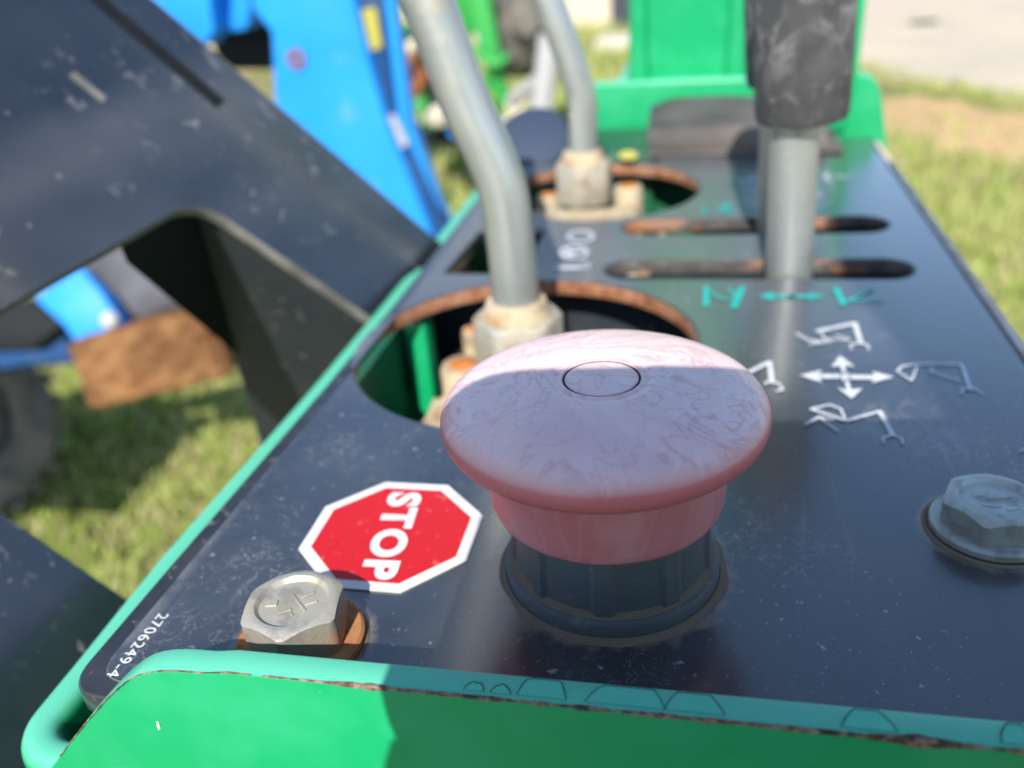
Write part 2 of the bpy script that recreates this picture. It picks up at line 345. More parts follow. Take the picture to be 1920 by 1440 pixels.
def spline(pts, n=10):
    pts = [Vector(p) for p in pts]; out = []
    for i in range(len(pts) - 1):
        p0 = pts[max(i - 1, 0)]; p1 = pts[i]; p2 = pts[i + 1]; p3 = pts[min(i + 2, len(pts) - 1)]
        for k in range(n):
            t = k / n
            out.append(.5 * ((2 * p1) + (p2 - p0) * t + (2 * p0 - 5 * p1 + 4 * p2 - p3) * t * t + (3 * p1 - p0 - 3 * p2 + p3) * t ** 3))
    return out + [pts[-1]]
def tube_bm(path, rad, n=20, bm=None, cap=True):
    bm = bm or bmesh.new(); rows = []; up = Vector((0, 1, 0.01)); N = len(path)
    for i, p in enumerate(path):
        p = Vector(p); t = (Vector(path[min(i + 1, N - 1)]) - Vector(path[max(i - 1, 0)])).normalized()
        s = t.cross(up)
        if s.length < 1e-4: s = t.cross(Vector((1, 0, 0)))
        s.normalize(); u = s.cross(t); r = rad[i] if isinstance(rad, (list, tuple)) else rad
        rows.append([bm.verts.new(p + (s * math.cos(2 * math.pi * k / n) + u * math.sin(2 * math.pi * k / n)) * r) for k in range(n)])
    for a, b in zip(rows, rows[1:]):
        for k in range(n): bm.faces.new((a[k], a[(k + 1) % n], b[(k + 1) % n], b[k]))
    if cap:
        bm.faces.new(rows[0][::-1]); bm.faces.new(rows[-1])
    return bm
def tube(name, path, rad, mats, parent=None, n=20): return bm_obj(name, tube_bm(path, rad, n), mats, parent, .8)
def plate_from_loops(name, loops, z0, z1, mats, parent, bevel=0.0, side=0, res=1):
    """flat sheet between z0 and z1 with outline loops[0] and holes loops[1:]; side = material slot of the cut edges"""
    cu = bpy.data.curves.new(name, 'CURVE'); cu.dimensions = '2D'; cu.fill_mode = 'BOTH'
    cu.extrude = (z1 - z0) / 2 - bevel; cu.bevel_depth = bevel; cu.bevel_resolution = res; cu.offset = -bevel
    for lp in loops:
        s = cu.splines.new('POLY'); s.points.add(len(lp) - 1); s.use_cyclic_u = True
        for q, p in zip(s.points, lp): q.co = (p[0], p[1], 0, 1)
    o = bpy.data.objects.new(name, cu); col.objects.link(o)
    me = bpy.data.meshes.new_from_object(o.evaluated_get(bpy.context.evaluated_depsgraph_get()))
    bpy.data.objects.remove(o); bpy.data.curves.remove(cu)
    me.transform(Matrix.Translation((0, 0, (z0 + z1) / 2))); me.name = name
    me.materials.clear()
    ob = link(name, me, mats, parent)
    if side:
        for p in me.polygons: p.material_index = side if abs(p.normal.z) < .75 else 0
    return ob
def circle(cx, cy, r, n=72): return [(cx + r * math.cos(2 * math.pi * k / n), cy + r * math.sin(2 * math.pi * k / n)) for k in range(n)]
def stadium(x0, x1, y, r, n=14):
    return [(x1 - r + r * math.cos(a), y + r * math.sin(a)) for a in np.linspace(-math.pi / 2, math.pi / 2, n)] + \
           [(x0 + r + r * math.cos(a), y + r * math.sin(a)) for a in np.linspace(math.pi / 2, 3 * math.pi / 2, n)]
def rounded(poly, rads, n=8):
    out = []; N = len(poly)
    for i in range(N):
        p = Vector(poly[i]); a = (Vector(poly[i - 1]) - p); b = (Vector(poly[(i + 1) % N]) - p); r = rads[i] if isinstance(rads, (list, tuple)) else rads
        if r <= 0: out.append(tuple(p)); continue
        a.normalize(); b.normalize(); ang = a.angle(b); t = r / math.tan(ang / 2)
        p0 = p + a * t; p1 = p + b * t
        for k in range(n + 1):
            s = k / n; out.append(tuple((1 - s) ** 2 * p0 + 2 * s * (1 - s) * p + s * s * p1))
    return out
def text_mesh(name, body, size, mat, parent, origin, xdir, ydir, z, off=0.0, thick=.00012, space=1.0, fit=None):
    cu = bpy.data.curves.new(name, 'FONT'); cu.body = body; cu.size = 1; cu.offset = off; cu.space_character = space; cu.extrude = 0; cu.resolution_u = 8
    o = bpy.data.objects.new(name, cu); col.objects.link(o)
    me = bpy.data.meshes.new_from_object(o.evaluated_get(bpy.context.evaluated_depsgraph_get()))
    bpy.data.objects.remove(o); bpy.data.curves.remove(cu); me.materials.clear(); me.name = name
    xs = [v.co.x for v in me.vertices]; ys = [v.co.y for v in me.vertices]
    x0, x1, y0, y1 = min(xs), max(xs), min(ys), max(ys)
    sx = fit[0] / (x1 - x0) if fit else size; sy = fit[1] / (y1 - y0) if fit else size
    for v in me.vertices:
        a = (v.co.x - x0) * sx; b = (v.co.y - y0) * sy
        v.co = (origin[0] + xdir[0] * a + ydir[0] * b, origin[1] + xdir[1] * a + ydir[1] * b, z)
    return link(name, me, mat, parent)
def strokes(name, lines, mat, parent, z=.00035, zoom=None):
    """printed pictogram: lines = [(width_px, [(px,py)...])] measured in the photograph, laid on the panel as flat ink"""
    bm = bmesh.new()
    def sc(p): return (zoom[0] + p[0] / zoom[2], zoom[1] + p[1] / zoom[2]) if zoom else p
    for wpx, pts in lines:
        P = [Vector(U(*sc(p), z)) for p in pts]
        wd = wpx / (zoom[2] if zoom else 1)
        for a, b, pa in zip(P, P[1:], pts):
            d = (b - a)
            if d.length < 1e-6: continue
            q = sc(pa); u0 = Vector(U(q[0], q[1] - wd / 2, z)); u1 = Vector(U(q[0], q[1] + wd / 2, z)); r0 = Vector(U(q[0] - wd / 2, q[1], z)); r1 = Vector(U(q[0] + wd / 2, q[1], z))
            hx = (r1 - r0).length / 2; hy = (u1 - u0).length / 2 * .62
            t = d.normalized(); nrm = Vector((-t.y, t.x, 0)); hw = math.hypot(nrm.x * hx, nrm.y * hy)
            e = t * hw * .45
            zz = Vector((0, 0, random.random() * .00006))
            bm.faces.new([bm.verts.new(x + zz) for x in (a - e - nrm * hw, b + e - nrm * hw, b + e + nrm * hw, a - e + nrm * hw)])
    me = bpy.data.meshes.new(name); bm.to_mesh(me); bm.free()
    return link(name, me, mat, parent)
def patch(name, polys, mat, parent, z=.00035, zoom=None):
    bm = bmesh.new()
    for pl in polys:
        P = [U(zoom[0] + p[0] / zoom[2], zoom[1] + p[1] / zoom[2], z) if zoom else U(*p, z) for p in pl]
        bm.faces.new([bm.verts.new(p) for p in P])
    bmesh.ops.recalc_face_normals(bm, faces=bm.faces)
    me = bpy.data.meshes.new(name); bm.to_mesh(me); bm.free(); return link(name, me, mat, parent)

# ================================================================== THE SETTING
def sheet(name, pts, z, mat, n=1):
    me = bpy.data.meshes.new(name); me.from_pydata([(x, y, z) for x, y in pts], [], [tuple(range(len(pts)))])
    return tag(link(name, me, mat), kind='structure')
sheet('ground', [(-150, -150), (150, -150), (150, 150), (-150, 150)], GZ, 'ground')
# concrete yard beyond the verge on the right, and the worn bare strip in the grass
ra = U(1540, 106, GZ); rb = U(2000, 212, GZ); rd = (rb - ra); rd[2] = 0; rd /= np.linalg.norm(rd); rn = np.array([-rd[1], rd[0], 0]); rn = rn if rn[1] > 0 else -rn
a = ra; b = ra + rd * 25
edge = []
for k in range(90):
    t = k / 89; p = a + (b - a) * t; j = (mnoise.noise(Vector((t * 40, 3, 1))) + .5 * mnoise.noise(Vector((t * 140, 8, 1)))) * .14
    edge.append((p[0] + rn[0] * j, p[1] + rn[1] * j))
fa = U(1530, -150, GZ)
sheet('concrete_yard', edge + [tuple((b + rn * 40)[:2]), tuple(fa[:2])], GZ + .006, 'concrete')
s0 = U(1640, 190, GZ); s1 = U(2000, 290, GZ); up = []; dn = []
for k in range(40):
    t = k / 39; p = s0 + (s1 - s0) * t; wv = mnoise.noise(Vector((t * 9, 1, 5))) * .16; hw = .26 + .2 * t + .1 * mnoise.noise(Vector((t * 14, 6, 2)))
    up.append((p[0] + rn[0] * (wv + hw), p[1] + rn[1] * (wv + hw))); dn.append((p[0] + rn[0] * (wv - hw), p[1] + rn[1] * (wv - hw)))
sheet('bare_soil_strip', dn + up[::-1], GZ + .004, 'soil')

# grass: blades over the part of the field the camera can see
def grass():
    V_, F_, MI = [], [], []
    def blades(n, fx, hmin, hmax, dry):
        for _ in range(n):
            x, y, keep = fx()
            if not keep: continue
            g = mnoise.noise(Vector((x * 2.2, y * 2.2, 0))) + .6 * mnoise.noise(Vector((x * 7, y * 7, 4)))
            h = random.uniform(hmin, hmax) * (1 + .5 * g); wd = h * .07 + .0012; an = random.uniform(0, 6.28); le = random.uniform(.1, .8) * h; la = random.uniform(0, 6.28)
            i = len(V_); dx, dy = math.cos(an) * wd, math.sin(an) * wd; lx, ly = math.cos(la) * le, math.sin(la) * le
            V_.extend([(x - dx, y - dy, GZ), (x + dx, y + dy, GZ), (x + dx * .7 + lx * .4, y + dy * .7 + ly * .4, GZ + h * .6), (x - dx * .7 + lx * .4, y - dy * .7 + ly * .4, GZ + h * .6), (x + lx, y + ly, GZ + h)])
            F_.extend([(i, i + 1, i + 2, i + 3), (i + 3, i + 2, i + 4)]); mi = 1 if random.random() < dry + .35 * max(0, -g) else 0; MI.extend([mi, mi])
    def near():
        px, py = random.uniform(-120, 560), random.uniform(560, 1180); p = U(px, py, GZ); return p[0], p[1], True
    def mid():
        px, py = random.uniform(700, 1240), random.uniform(30, 420); p = U(px, py, GZ); return p[0], p[1], p[1] < 14
    def rgt():
        px, py = random.uniform(1560, 2010), random.uniform(120, 700); p = U(px, py, GZ)
        d = (p - ra) @ rn; s = (p - s0) @ rn - mnoise.noise(Vector((((p - s0) @ rd) / 1.4, 1, 5))) * .16
        return p[0], p[1], d < .05 and (abs(s) > .34 or random.random() < .06)
    blades(20000, near, .02, .06, .28); blades(9000, mid, .05, .12, .35); blades(17000, rgt, .02, .07, .45)
    me = bpy.data.meshes.new('grass'); me.from_pydata(V_, [], F_)
    o = link('grass', me, ['blade_green', 'blade_dry']); me.polygons.foreach_set('material_index', MI)
    tag(o, 'short patchy green and dry grass', 'grass', kind='stuff')
grass()

# ================================================================== CONTROL CONSOLE
con = thing('control_console', (0, .15, -.15), 'green control console with dusty black top panel, holes, slots and white pictograms', 'control panel')
# front plate height and place, wanted by the housing wall too
FZ = .0180; FY = float(U(1100, 1328, FZ)[1]); FT = float(U(1100, 1276, FZ)[1]) - FY
# --- top panel: outline measured on the panel plane
left = [(-.1035, -.045), (-.1023, -.008), (-.0990, .079), (-.0976, .150), (-.0976, .352)]
outline = [(-.1035, -.0492)] + [left[1], left[2], left[3]] + [(-.0976, .356), (-.012, .356), (-.004, .405), (.1155, .398), (.1153, .12), (.1153, -.0492)]
rads = [.0085, 0, 0, 0, .01, .004, .006, .012, 0, .006]
H1 = (-.0400, .1124, .0578); H2 = (-.0345, .2990, .0510)
holes = [circle(*H1), circle(*H2), stadium(-.0195, .0965, .1826, .0102), stadium(-.0175, .0965, .2366, .0108),
         rounded([(-.0862, .1788), (-.0525, .1788), (-.0525, .2338), (-.0830, .2338)], .002, 4)]
panel = plate_from_loops('panel_plate', [rounded(outline, rads)] + holes, -.0060, -.0003, ['panel_edge_paint', 'rust_edge', 'slot_edge', 'pale_edge'], con, .0005, 1)
for p_ in panel.data.polygons:
    c_ = p_.center + Vector(con.location)
    if p_.material_index == 1:
        if c_.x > .1145: p_.material_index = 3
        elif c_.x < -.0965 or c_.y < -.04: p_.material_index = 0
        elif c_.x > -.024 and c_.y > .168 and c_.y < .25 and abs(math.hypot(c_.x - H2[0], c_.y - H2[1]) - H2[2]) > .002: p_.material_index = 2
        elif c_.x < -.05 and .176 < c_.y < .236: p_.material_index = 0
tag(panel, 'black steel plate with rusty cut edges')
ins = [(-.0990, -.0452), (-.0978, -.008), (-.0945, .079), (-.0932, .150), (-.0932, .3515), (-.0075, .3515), (.000, .4005), (.1120, .3945), (.1118, .12), (.1118, -.0452)]
def grow(lp, e):
    c = np.mean(lp, 0); out = []
    for p in lp: d = np.array(p) - c; out.append(tuple(np.array(p) + d / np.linalg.norm(d) * e))
    return out
film = plate_from_loops('panel_film', [rounded(ins, [.007, 0, 0, 0, .01, .004, .006, .012, 0, .006])] + [circle(H1[0], H1[1], H1[2] + .0011), circle(H2[0], H2[1], H2[2] + .0011),
        stadium(-.0207, .0977, .1826, .0114), stadium(-.0187, .0977, .2366, .0120), grow(holes[4], .0011)], -.0004, 0.0, ['decal', 'film_edge'], panel, .00015, 1)
box('sunlit_worn_edge', (.1135, -.046, -.0012), (.1160, .385, .0003), 'pale_edge', panel)  # worn strip with sunlight put into its pale colour
# --- housing wall below the panel, swept round the front left corner
WZ = -.0150
def wall_path():
    pts = [U(895, 345, WZ), U(715, 565, WZ), U(582, 720, WZ), U(290, 1045, WZ), U(128, 1242, WZ)]
    c = [tuple(p[:2]) for p in pts]; c[0] = (c[1][0], .40)
    x = c[-1][0]; cor = []
    r = .0140; cx, cy = x + r, FY + FT * .5 + r - .002
    for k in range(13):
        a = math.pi + k / 12 * math.pi / 2; cor.append((cx + r * math.cos(a), cy + r * math.sin(a)))
    return c + cor + [(.112, cy - r), (.1195, cy), (.1195, .40)]
def sweep_wall(name, path, t, z0, z1, mat, parent):
    bm = bmesh.new(); N = len(path); r = t * .42
    prof = [(0, z0)] + [(r - r * math.cos(a), z1 - r + r * math.sin(a)) for a in np.linspace(0, math.pi / 2, 6)] + [(t - r + r * math.sin(a), z1 - r + r * math.cos(a)) for a in np.linspace(0, math.pi / 2, 6)] + [(t, z0)]
    rows = []
    for i, p in enumerate(path):
        a = Vector(path[max(i - 1, 0)]); b = Vector(path[min(i + 1, N - 1)]); d = (b - a).normalized(); nn = Vector((-d.y, d.x))
        rows.append([bm.verts.new((p[0] + nn.x * o, p[1] + nn.y * o, z)) for o, z in prof])
    for a, b in zip(rows, rows[1:]):
        for k in range(len(prof) - 1): bm.faces.new((a[k], a[k + 1], b[k + 1], b[k]))
    return bm_obj(name, bm, mat, parent, .9)
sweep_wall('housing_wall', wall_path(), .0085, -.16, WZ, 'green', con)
# --- front plate: stands a little proud of the panel, sloping shoulder on the left

shape = [V(*p, FY) for p in ((96, 1440), (122, 1404), (158, 1358), (200, 1311), (222, 1290), (240, 1276), (256, 1267), (276, 1261), (300, 1258), (330, 1258), (380, 1262))]
prof = [(shape[0][0] - .09, -.105), (shape[0][0] - .006, shape[0][2] - .0065)] + [(p[0], p[2]) for p in shape] + [(-.060, FZ), (.135, FZ), (.135, -.115)]
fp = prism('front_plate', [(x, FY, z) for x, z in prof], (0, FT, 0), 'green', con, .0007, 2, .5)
tag(fp, 'bright green front plate with chipped top edge')
# chips along the front top edge of that plate
def topz(x):
    pts = [(q[0], q[1]) for q in prof[1:-1]]
    for (xa, za), (xb, zb) in zip(pts, pts[1:]):
        if xa <= x <= xb: return za + (zb - za) * (x - xa) / (xb - xa)
    return FZ
def edge_chips():
    bm = bmesh.new(); xs = np.linspace(-.108, .12, 700)
    def strip(x0, x1, up, dn, z_off=0):
        pass
    rows = []
    for i, x in enumerate(xs):
        n1 = mnoise.noise(Vector((x * 260, 0, 0))); n2 = mnoise.noise(Vector((x * 900, 5, 0))); n3 = mnoise.noise(Vector((x * 70, 9, 0)))
        base = .00012 if x < -.035 else .00042
        wd = max(.00005, base * (1 + 1.0 * n1 + .7 * n2 + .6 * n3))
        if -.043 < x < -.031: wd += .0006 * (1 - abs(x + .037) / .006)
        if .042 < x < .056: wd += .0012 * max(0, 1 - abs(x - .050) / .006)
        z = topz(x); dxs = .0004; sl = Vector((2 * dxs, 0, topz(x + dxs) - topz(x - dxs))).normalized(); nn = Vector((-sl.z, 0, sl.x))
        e = Vector((x, FY, z))
        a = e + Vector((0, wd * .8, 0)) + nn * .00010; b = e + Vector((0, .00016, 0)) - nn * .00010; c = e + Vector((0, -.00010, 0)) - nn * (wd * .9)
        b = b + Vector((0, -.00008, 0)) + nn * .00014
        rows.append([bm.verts.new(v) for v in (a, b, c)])
    for i, (p, q) in enumerate(zip(rows, rows[1:])):
        if mnoise.noise(Vector((xs[i] * 120, 2, 2))) < -.42 and xs[i] < -.03: continue
        for k in (0, 1): bm.faces.new((p[k], p[k + 1], q[k + 1], q[k]))
    return bm_obj('chipped_edge', bm, 'chip', fp)
edge_chips()
# half-moon paint flakes on the top face of the plate
def flake(px, wpx, hpx):
    z0 = FZ + .0001
    x0 = V(px - wpx / 2, 1, FY)[0]
    p = U(px, 1300 + (px - 800) * .09, z0); k = .00011
    w2 = wpx * k / 2; h = hpx * k * 1.35; bm = bmesh.new(); bo = bmesh.new(); pts = []
    seed = random.random() * 50
    for i in range(15):
        t = i / 14; xx = p[0] - w2 + 2 * w2 * t; yy = FY + .0012 + h * (math.sin(math.pi * t) ** .7) * (.95 + .30 * mnoise.noise(Vector((t * 5, seed, 0))))
        pts.append((xx, min(yy, FY + FT - .0008)))
    f = [bm.verts.new((x, y, z0 + .00006)) for x, y in pts]; bm.faces.new(f)
    for (xa, ya), (xb, yb) in zip(pts, pts[1:]):
        d = Vector((xb - xa, yb - ya)).normalized() * .00009; bo.faces.new([bo.verts.new(v) for v in ((xa - d.x + d.y, ya - d.y - d.x, z0 + .00012), (xb + d.x + d.y, yb + d.y - d.x, z0 + .00012), (xb + d.x - d.y, yb + d.y + d.x, z0 + .00012), (xa - d.x - d.y, ya - d.y + d.x, z0 + .00012))])
    bm_obj('paint_flake', bm, 'fresh', fp); bm_obj('flake_outline', bo, 'grime', fp)
for px, wpx, hpx in ((884, 30, 14), (935, 30, 12), (1012, 72, 40), (1170, 112, 42), (1302, 82, 34), (1632, 70, 30), (1912, 40, 30)): flake(px, wpx, hpx)
mesh('paint_nick', [V(x, y, FY - .0001) for x, y in ((293, 1352), (297, 1353), (299, 1360), (301, 1366), (297, 1369), (294, 1362))], [(0, 1, 2, 3, 4, 5)], 'cream', fp)
# --- inside of the housing seen through the holes
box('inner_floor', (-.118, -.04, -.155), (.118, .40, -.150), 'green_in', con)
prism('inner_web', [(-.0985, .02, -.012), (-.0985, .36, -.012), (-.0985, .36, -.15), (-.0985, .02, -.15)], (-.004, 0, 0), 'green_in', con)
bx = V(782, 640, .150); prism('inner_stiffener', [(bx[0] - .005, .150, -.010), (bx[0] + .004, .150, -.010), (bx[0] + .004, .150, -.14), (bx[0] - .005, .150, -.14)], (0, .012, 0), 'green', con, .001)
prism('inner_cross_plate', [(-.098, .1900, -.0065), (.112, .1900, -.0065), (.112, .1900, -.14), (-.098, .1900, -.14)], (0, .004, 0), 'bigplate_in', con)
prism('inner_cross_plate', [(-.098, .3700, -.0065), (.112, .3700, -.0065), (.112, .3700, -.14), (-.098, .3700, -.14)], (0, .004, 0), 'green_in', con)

# --- hex bolts with washers
def hexhead_bm(af, h, rc, n=72, rot=0.0, c=(0, 0, 0), recess=True):
    bm = bmesh.new(); cols = []
    for k in range(n):
        th = 2 * math.pi * k / n; a = (th % (math.pi / 3)) - math.pi / 6; rh = min(af / 2 / math.cos(a), af / 2 * 1.115)
        zc = h - max(0, rh - rc) * math.tan(math.radians(33)); ct, st = math.cos(th + rot), math.sin(th + rot)
        prof = [(rh, 0), (rh, zc), (rc, h)] + ([(rc - .0007, h + .00015), (rc - .0014, h + .0001), (rc - .0021, h - .0009), (rc - .0045, h - .0008)] if recess else [(rc - .002, h)])
        cols.append([bm.verts.new((c[0] + ct * r, c[1] + st * r, c[2] + z)) for r, z in prof])
    for a, b in zip(cols, cols[1:] + cols[:1]):
        for k in range(len(a) - 1): bm.faces.new((a[k], b[k], b[k + 1], a[k + 1]))
    bm.faces.new([x[-1] for x in cols])
    bm.faces.new([x[0] for x in cols][::-1])
    return bm
def make_bolt(c, rot, wmat, bmat, af, h, label, marks, wr):
    b = lathe('bolt', [(.004, .0002), (wr - .0005, .0002), (wr, .0006), (wr, .0019), (wr - .0006, .0025), (.004, .0027)], wmat, con, 48, (c[0], c[1], 0), .6); tag(b, label)
    b.name = 'bolt'
    hd = bm_obj('bolt_head', hexhead_bm(af, h, af / 2 * .95, 96, rot, (c[0], c[1], .0027)), bmat, b, .5)
    zt = .0027 + h - .0008
    for (x, y, l, wv, an) in marks:
        ct, st = math.cos(an), math.sin(an); q = [(-l, -wv), (l, -wv), (l, wv), (-l, wv)]
        prism('head_mark', [(c[0] + x + ct * u - st * v, c[1] + y + st * u + ct * v, zt - .0001) for u, v in q], (0, 0, .0004), bmat, b, .0001, 1)
    return b
make_bolt(LB, .70, 'rust', 'zinc_rusty', .0186, .0086, 'zinc hex bolt on an orange rusted washer beside the stop sticker', [(.0012, .0002, .0031, .00028, -.75), (.0022, .0026, .0014, .00022, .75), (-.0006, -.0024, .0013, .0003, .5), (.0010, -.0030, .0006, .00025, -.7), (-.0042, -.0006, .0012, .0009, .2), (.0038, .0004, .0013, .00025, .6)], .0130)
make_bolt(RB, .12, 'bolt_blue', 'bolt_blue', .0192, .0058, 'grey hex bolt on a plain washer near the right edge', [(.001, .001, .0026, .0004, .2), (-.0012, -.002, .002, .0004, -.1), (.0028, -.003, .0014, .0003, .4), (-.003, .0018, .0012, .0005, .3)], .0124)
# silt rings caked round bolts
lathe('silt_ring', [(.0125, .0001), (.0130, .0005), (.0138, .0001)], 'silt', con, 48, (RB[0], RB[1], 0)); lathe('silt_ring', [(.0129, .0001), (.0133, .0006), (.0138, .0001)], 'silt', con, 48, (LB[0], LB[1], 0))

# --- STOP sticker
OC = (-.0529, .0062); OR = .0221
st = plate_from_loops('stop_sticker', [[(OC[0] + OR * math.cos(math.radians(112.4 - 45 * k)), OC[1] + OR * math.sin(math.radians(112.4 - 45 * k))) for k in range(8)]], .0001, .0004, 'white', con)
tag(st, 'red octagonal sticker with white border reading STOP')
ro = OR * .868
plate_from_loops('red_field', [[(OC[0] + ro * math.cos(math.radians(112.4 - 45 * k)), OC[1] + ro * math.sin(math.radians(112.4 - 45 * k))) for k in range(8)]], .00035, .00048, 'red', st)
text_mesh('lettering', 'STOP', 1, 'white', st, (-.0586, .0222), (.095, -1), (1, .03), .00056, .050, space=1.14, fit=(.0333, .0088))
text_mesh('part_number', '2706249-4', 1, 'print', panel, (-.0957, -.0262), (-.055, -1), (1, .0), .00016, .012, space=1.1, fit=(.0182, .0027))

# --- pictograms
Z2 = (1280, 500, 3.0)
strokes('crane_pictogram', [(26, [(760, 362), (970, 318)]), (30, [(968, 318), (1002, 428)]), (13, [(950, 466), (942, 440), (985, 428), (1040, 440), (1046, 466)]), (14, [(640, 375), (705, 412), (800, 424)]), (12, [(712, 436), (800, 424), (830, 420)]), (12, [(780, 372), (800, 408), (935, 412)]), (10, [(860, 384), (940, 408)])], 'print', panel, zoom=Z2)
strokes('crane_pictogram', [(14, [(1320, 548), (1570, 548)]), (24, [(1568, 548), (1618, 690)]), (12, [(1575, 716), (1572, 690), (1630, 680), (1690, 716)]), (12, [(1322, 545), (1235, 560), (1206, 585), (1288, 640), (1320, 560)]), (11, [(1388, 580), (1450, 612), (1558, 640)]), (10, [(1400, 568), (1400, 600)])], 'print2', panel, zoom=Z2)
strokes('crane_pictogram', [(14, [(722, 800), (830, 775), (890, 800), (915, 862)]), (18, [(722, 800), (920, 866), (1108, 812)]), (30, [(1108, 812), (1180, 945)]), (12, [(1133, 992), (1126, 962), (1180, 948), (1230, 962), (1240, 996)]), (18, [(690, 888), (768, 845)]), (16, [(768, 845), (868, 922)]), (14, [(768, 845), (848, 862)])], 'print', panel, zoom=Z2)
strokes('crane_pictogram', [(26, [(330, 612), (400, 580), (488, 535)]), (30, [(488, 535), (502, 648)]), (16, [(462, 662), (475, 648), (540, 656), (564, 690), (532, 700)])], 'print', panel, zoom=Z2)
patch('arrow_cross', [[(655, 610), (782, 580), (770, 603), (895, 605), (895, 628), (770, 628), (784, 652)], [(1190, 620), (1066, 588), (1080, 610), (935, 608), (935, 632), (1076, 634), (1060, 654)],
                      [(885, 500), (968, 562), (912, 556), (922, 605), (900, 605), (888, 558), (834, 562)], [(950, 742), (870, 680), (922, 690), (908, 632), (930, 632), (948, 690), (1012, 684)],
                      [(885 + 30 * math.cos(x) + 30, 619 + 24 * math.sin(x)) for x in np.linspace(0, 2 * math.pi, 18)[:-1]]], 'print', panel, .0003, Z2)
strokes('teal_pictogram', [(30, [(132, 112), (132, 218)]), (14, [(140, 135), (212, 176), (275, 184)]), (38, [(335, 118), (288, 228)]), (16, [(262, 120), (300, 172)])], 'teal', panel, zoom=Z2)
patch('teal_arrow', [[(425, 165), (520, 140), (505, 158), (720, 158), (700, 142), (800, 166), (700, 190), (720, 174), (505, 176), (520, 192)], [(590, 166), (614, 148), (640, 166), (614, 186)]], 'teal', panel, .0003, Z2)
strokes('teal_pictogram', [(36, [(862, 120), (905, 214)]), (14, [(905, 205), (1070, 125)]), (12, [(950, 188), (1128, 196)])], 'teal', panel, zoom=Z2)
Z3 = (1280, 240, 3.79)
strokes('rear_pictogram', [(24, [(150, 560), (155, 620)]), (12, [(160, 590), (240, 585)]), (50, [(275, 600), (330, 540)]), (24, [(330, 545), (345, 615)])], 'teal2', panel, zoom=Z3)
strokes('rear_pictogram', [(12, [(450, 585), (540, 570)])], 'teal2', panel, zoom=Z3)
strokes('rear_pictogram', [(12, [(940, 600), (1090, 560)])], 'teal2', panel, zoom=Z3)
strokes('rear_pictogram', [(12, [(330, 370), (545, 365)]), (10, [(400, 400), (540, 365), (480, 340)])], 'print2', panel, zoom=Z3)
strokes('rear_pictogram', [(16, [(1040, 320), (1010, 355), (1060, 385)]), (12, [(1080, 345), (1200, 350)]), (12, [(940, 460), (985, 482)])], 'print2', panel, zoom=Z3)
Z4 = (660, 380, 2.88)
def ring(px, py, rx, ry, n=18): return [(px + rx * math.cos(t), py + ry * math.sin(t)) for t in np.linspace(0, 2 * math.pi, n)]
strokes('engraved_mark', [(14, ring(1235, 182, 66, 28))], 'print2', panel, zoom=Z4)
strokes('engraved_mark', [(14, ring(1198, 268, 72, 32)), (16, [(1150, 245), (1190, 272), (1240, 256)]), (20, [(1140, 280), (1190, 280)])], 'print2', panel, zoom=Z4)
strokes('engraved_mark', [(24, [(1095, 352), (1222, 350)]), (8, ring(1258, 340, 20, 16))], 'print2', panel, zoom=Z4)
strokes('paint_scuff', [(9, [(1900, 1040), (1925, 1020)])], 'print', panel, zoom=Z2)

# ================================================================== EMERGENCY STOP BUTTON
btn = thing('emergency_stop_button', (0, 0, 0), 'faded pink red mushroom button with grey ribbed collar beside STOP sticker', 'button')
bm = bmesh.new(); N = 120; rows = []
prof = [(.0232, .0003), (.0232, .0030), (.0228, .0038), (.0218, .0041), (.0210, .0043), (.0205, .0190), (.010, .0190)]
for j, (r, z) in enumerate(prof):
    row = []
    for k in range(N):
        a = 2 * math.pi * k / N; rr = r
        if j in (4, 5):
            ph = (a / (2 * math.pi) * 9 + .36) % 1; rr = r + (.00050 if ph < .26 else -.00030)
        row.append(bm.verts.new((rr * math.cos(a), rr * math.sin(a), z)))
    rows.append(row)
for a, b in zip(rows, rows[1:]):
    for k in range(N): bm.faces.new((a[k], a[(k + 1) % N], b[(k + 1) % N], b[k]))
bm_obj('collar', bm, 'collar', btn, .5)
bmx = lathe_bm([(.0231, .0002), (.0234, .0009), (.0241, .0004), (.0249, .0001)], 90)
for v in bmx.verts:
    r = math.hypot(v.co.x, v.co.y); k = 1 + .05 * mnoise.noise(Vector((v.co.x * 120, v.co.y * 120, 0))) * (r > .024); v.co.x *= k; v.co.y *= k
bm_obj('silt_ring', bmx, 'silt', btn, .8)
lathe('collar_dirt', [(.0206, .0050), (.0212, .0045), (.0219, .00425), (.0221, .0041)], 'silt', btn, 90, (0, 0, .0001), .8)
hx = -.0005
lathe('skirt', [(.012, .0195), (.0232, .0192), (.0238, .0194), (.0241, .0201), (.0243, .022), (.0246, .0375), (.018, .0375)], 'skirt', btn, 96, (hx, 0, 0), .9)
prof = [(.016, .0362), (.0270, .0359), (.0297, .0360)] + [(.0297 + .0029 * math.cos(a), .0394 + .0034 * math.sin(a)) for a in np.linspace(-math.pi / 2, .62, 12)]
prof += [(.0313, .0424), (.0298, .0434), (.0275, .0443), (.0240, .0452), (.0195, .0460), (.0150, .04655), (.0112, .0468), (.0100, .0467), (.0094, .04645), (.0088, .0464), (.0084, .0466), (.0080, .0467), (.0077, .0464)]
cap = lathe('cap', prof, 'cap', btn, 128, (hx - .0004, 0, 0), 1.0)
lathe('centre_gap', [(.0078, .04637), (.0070, .04637)], 'gap', btn, 64, (hx - .0004, 0, 0))
lathe('centre_disc', [(.00728, .04636), (.00718, .0465), (.0070, .04658), (.0062, .0466), (.003, .0466), (0, .0466)], 'cap', btn, 64, (hx - .0004, 0, 0), .9)

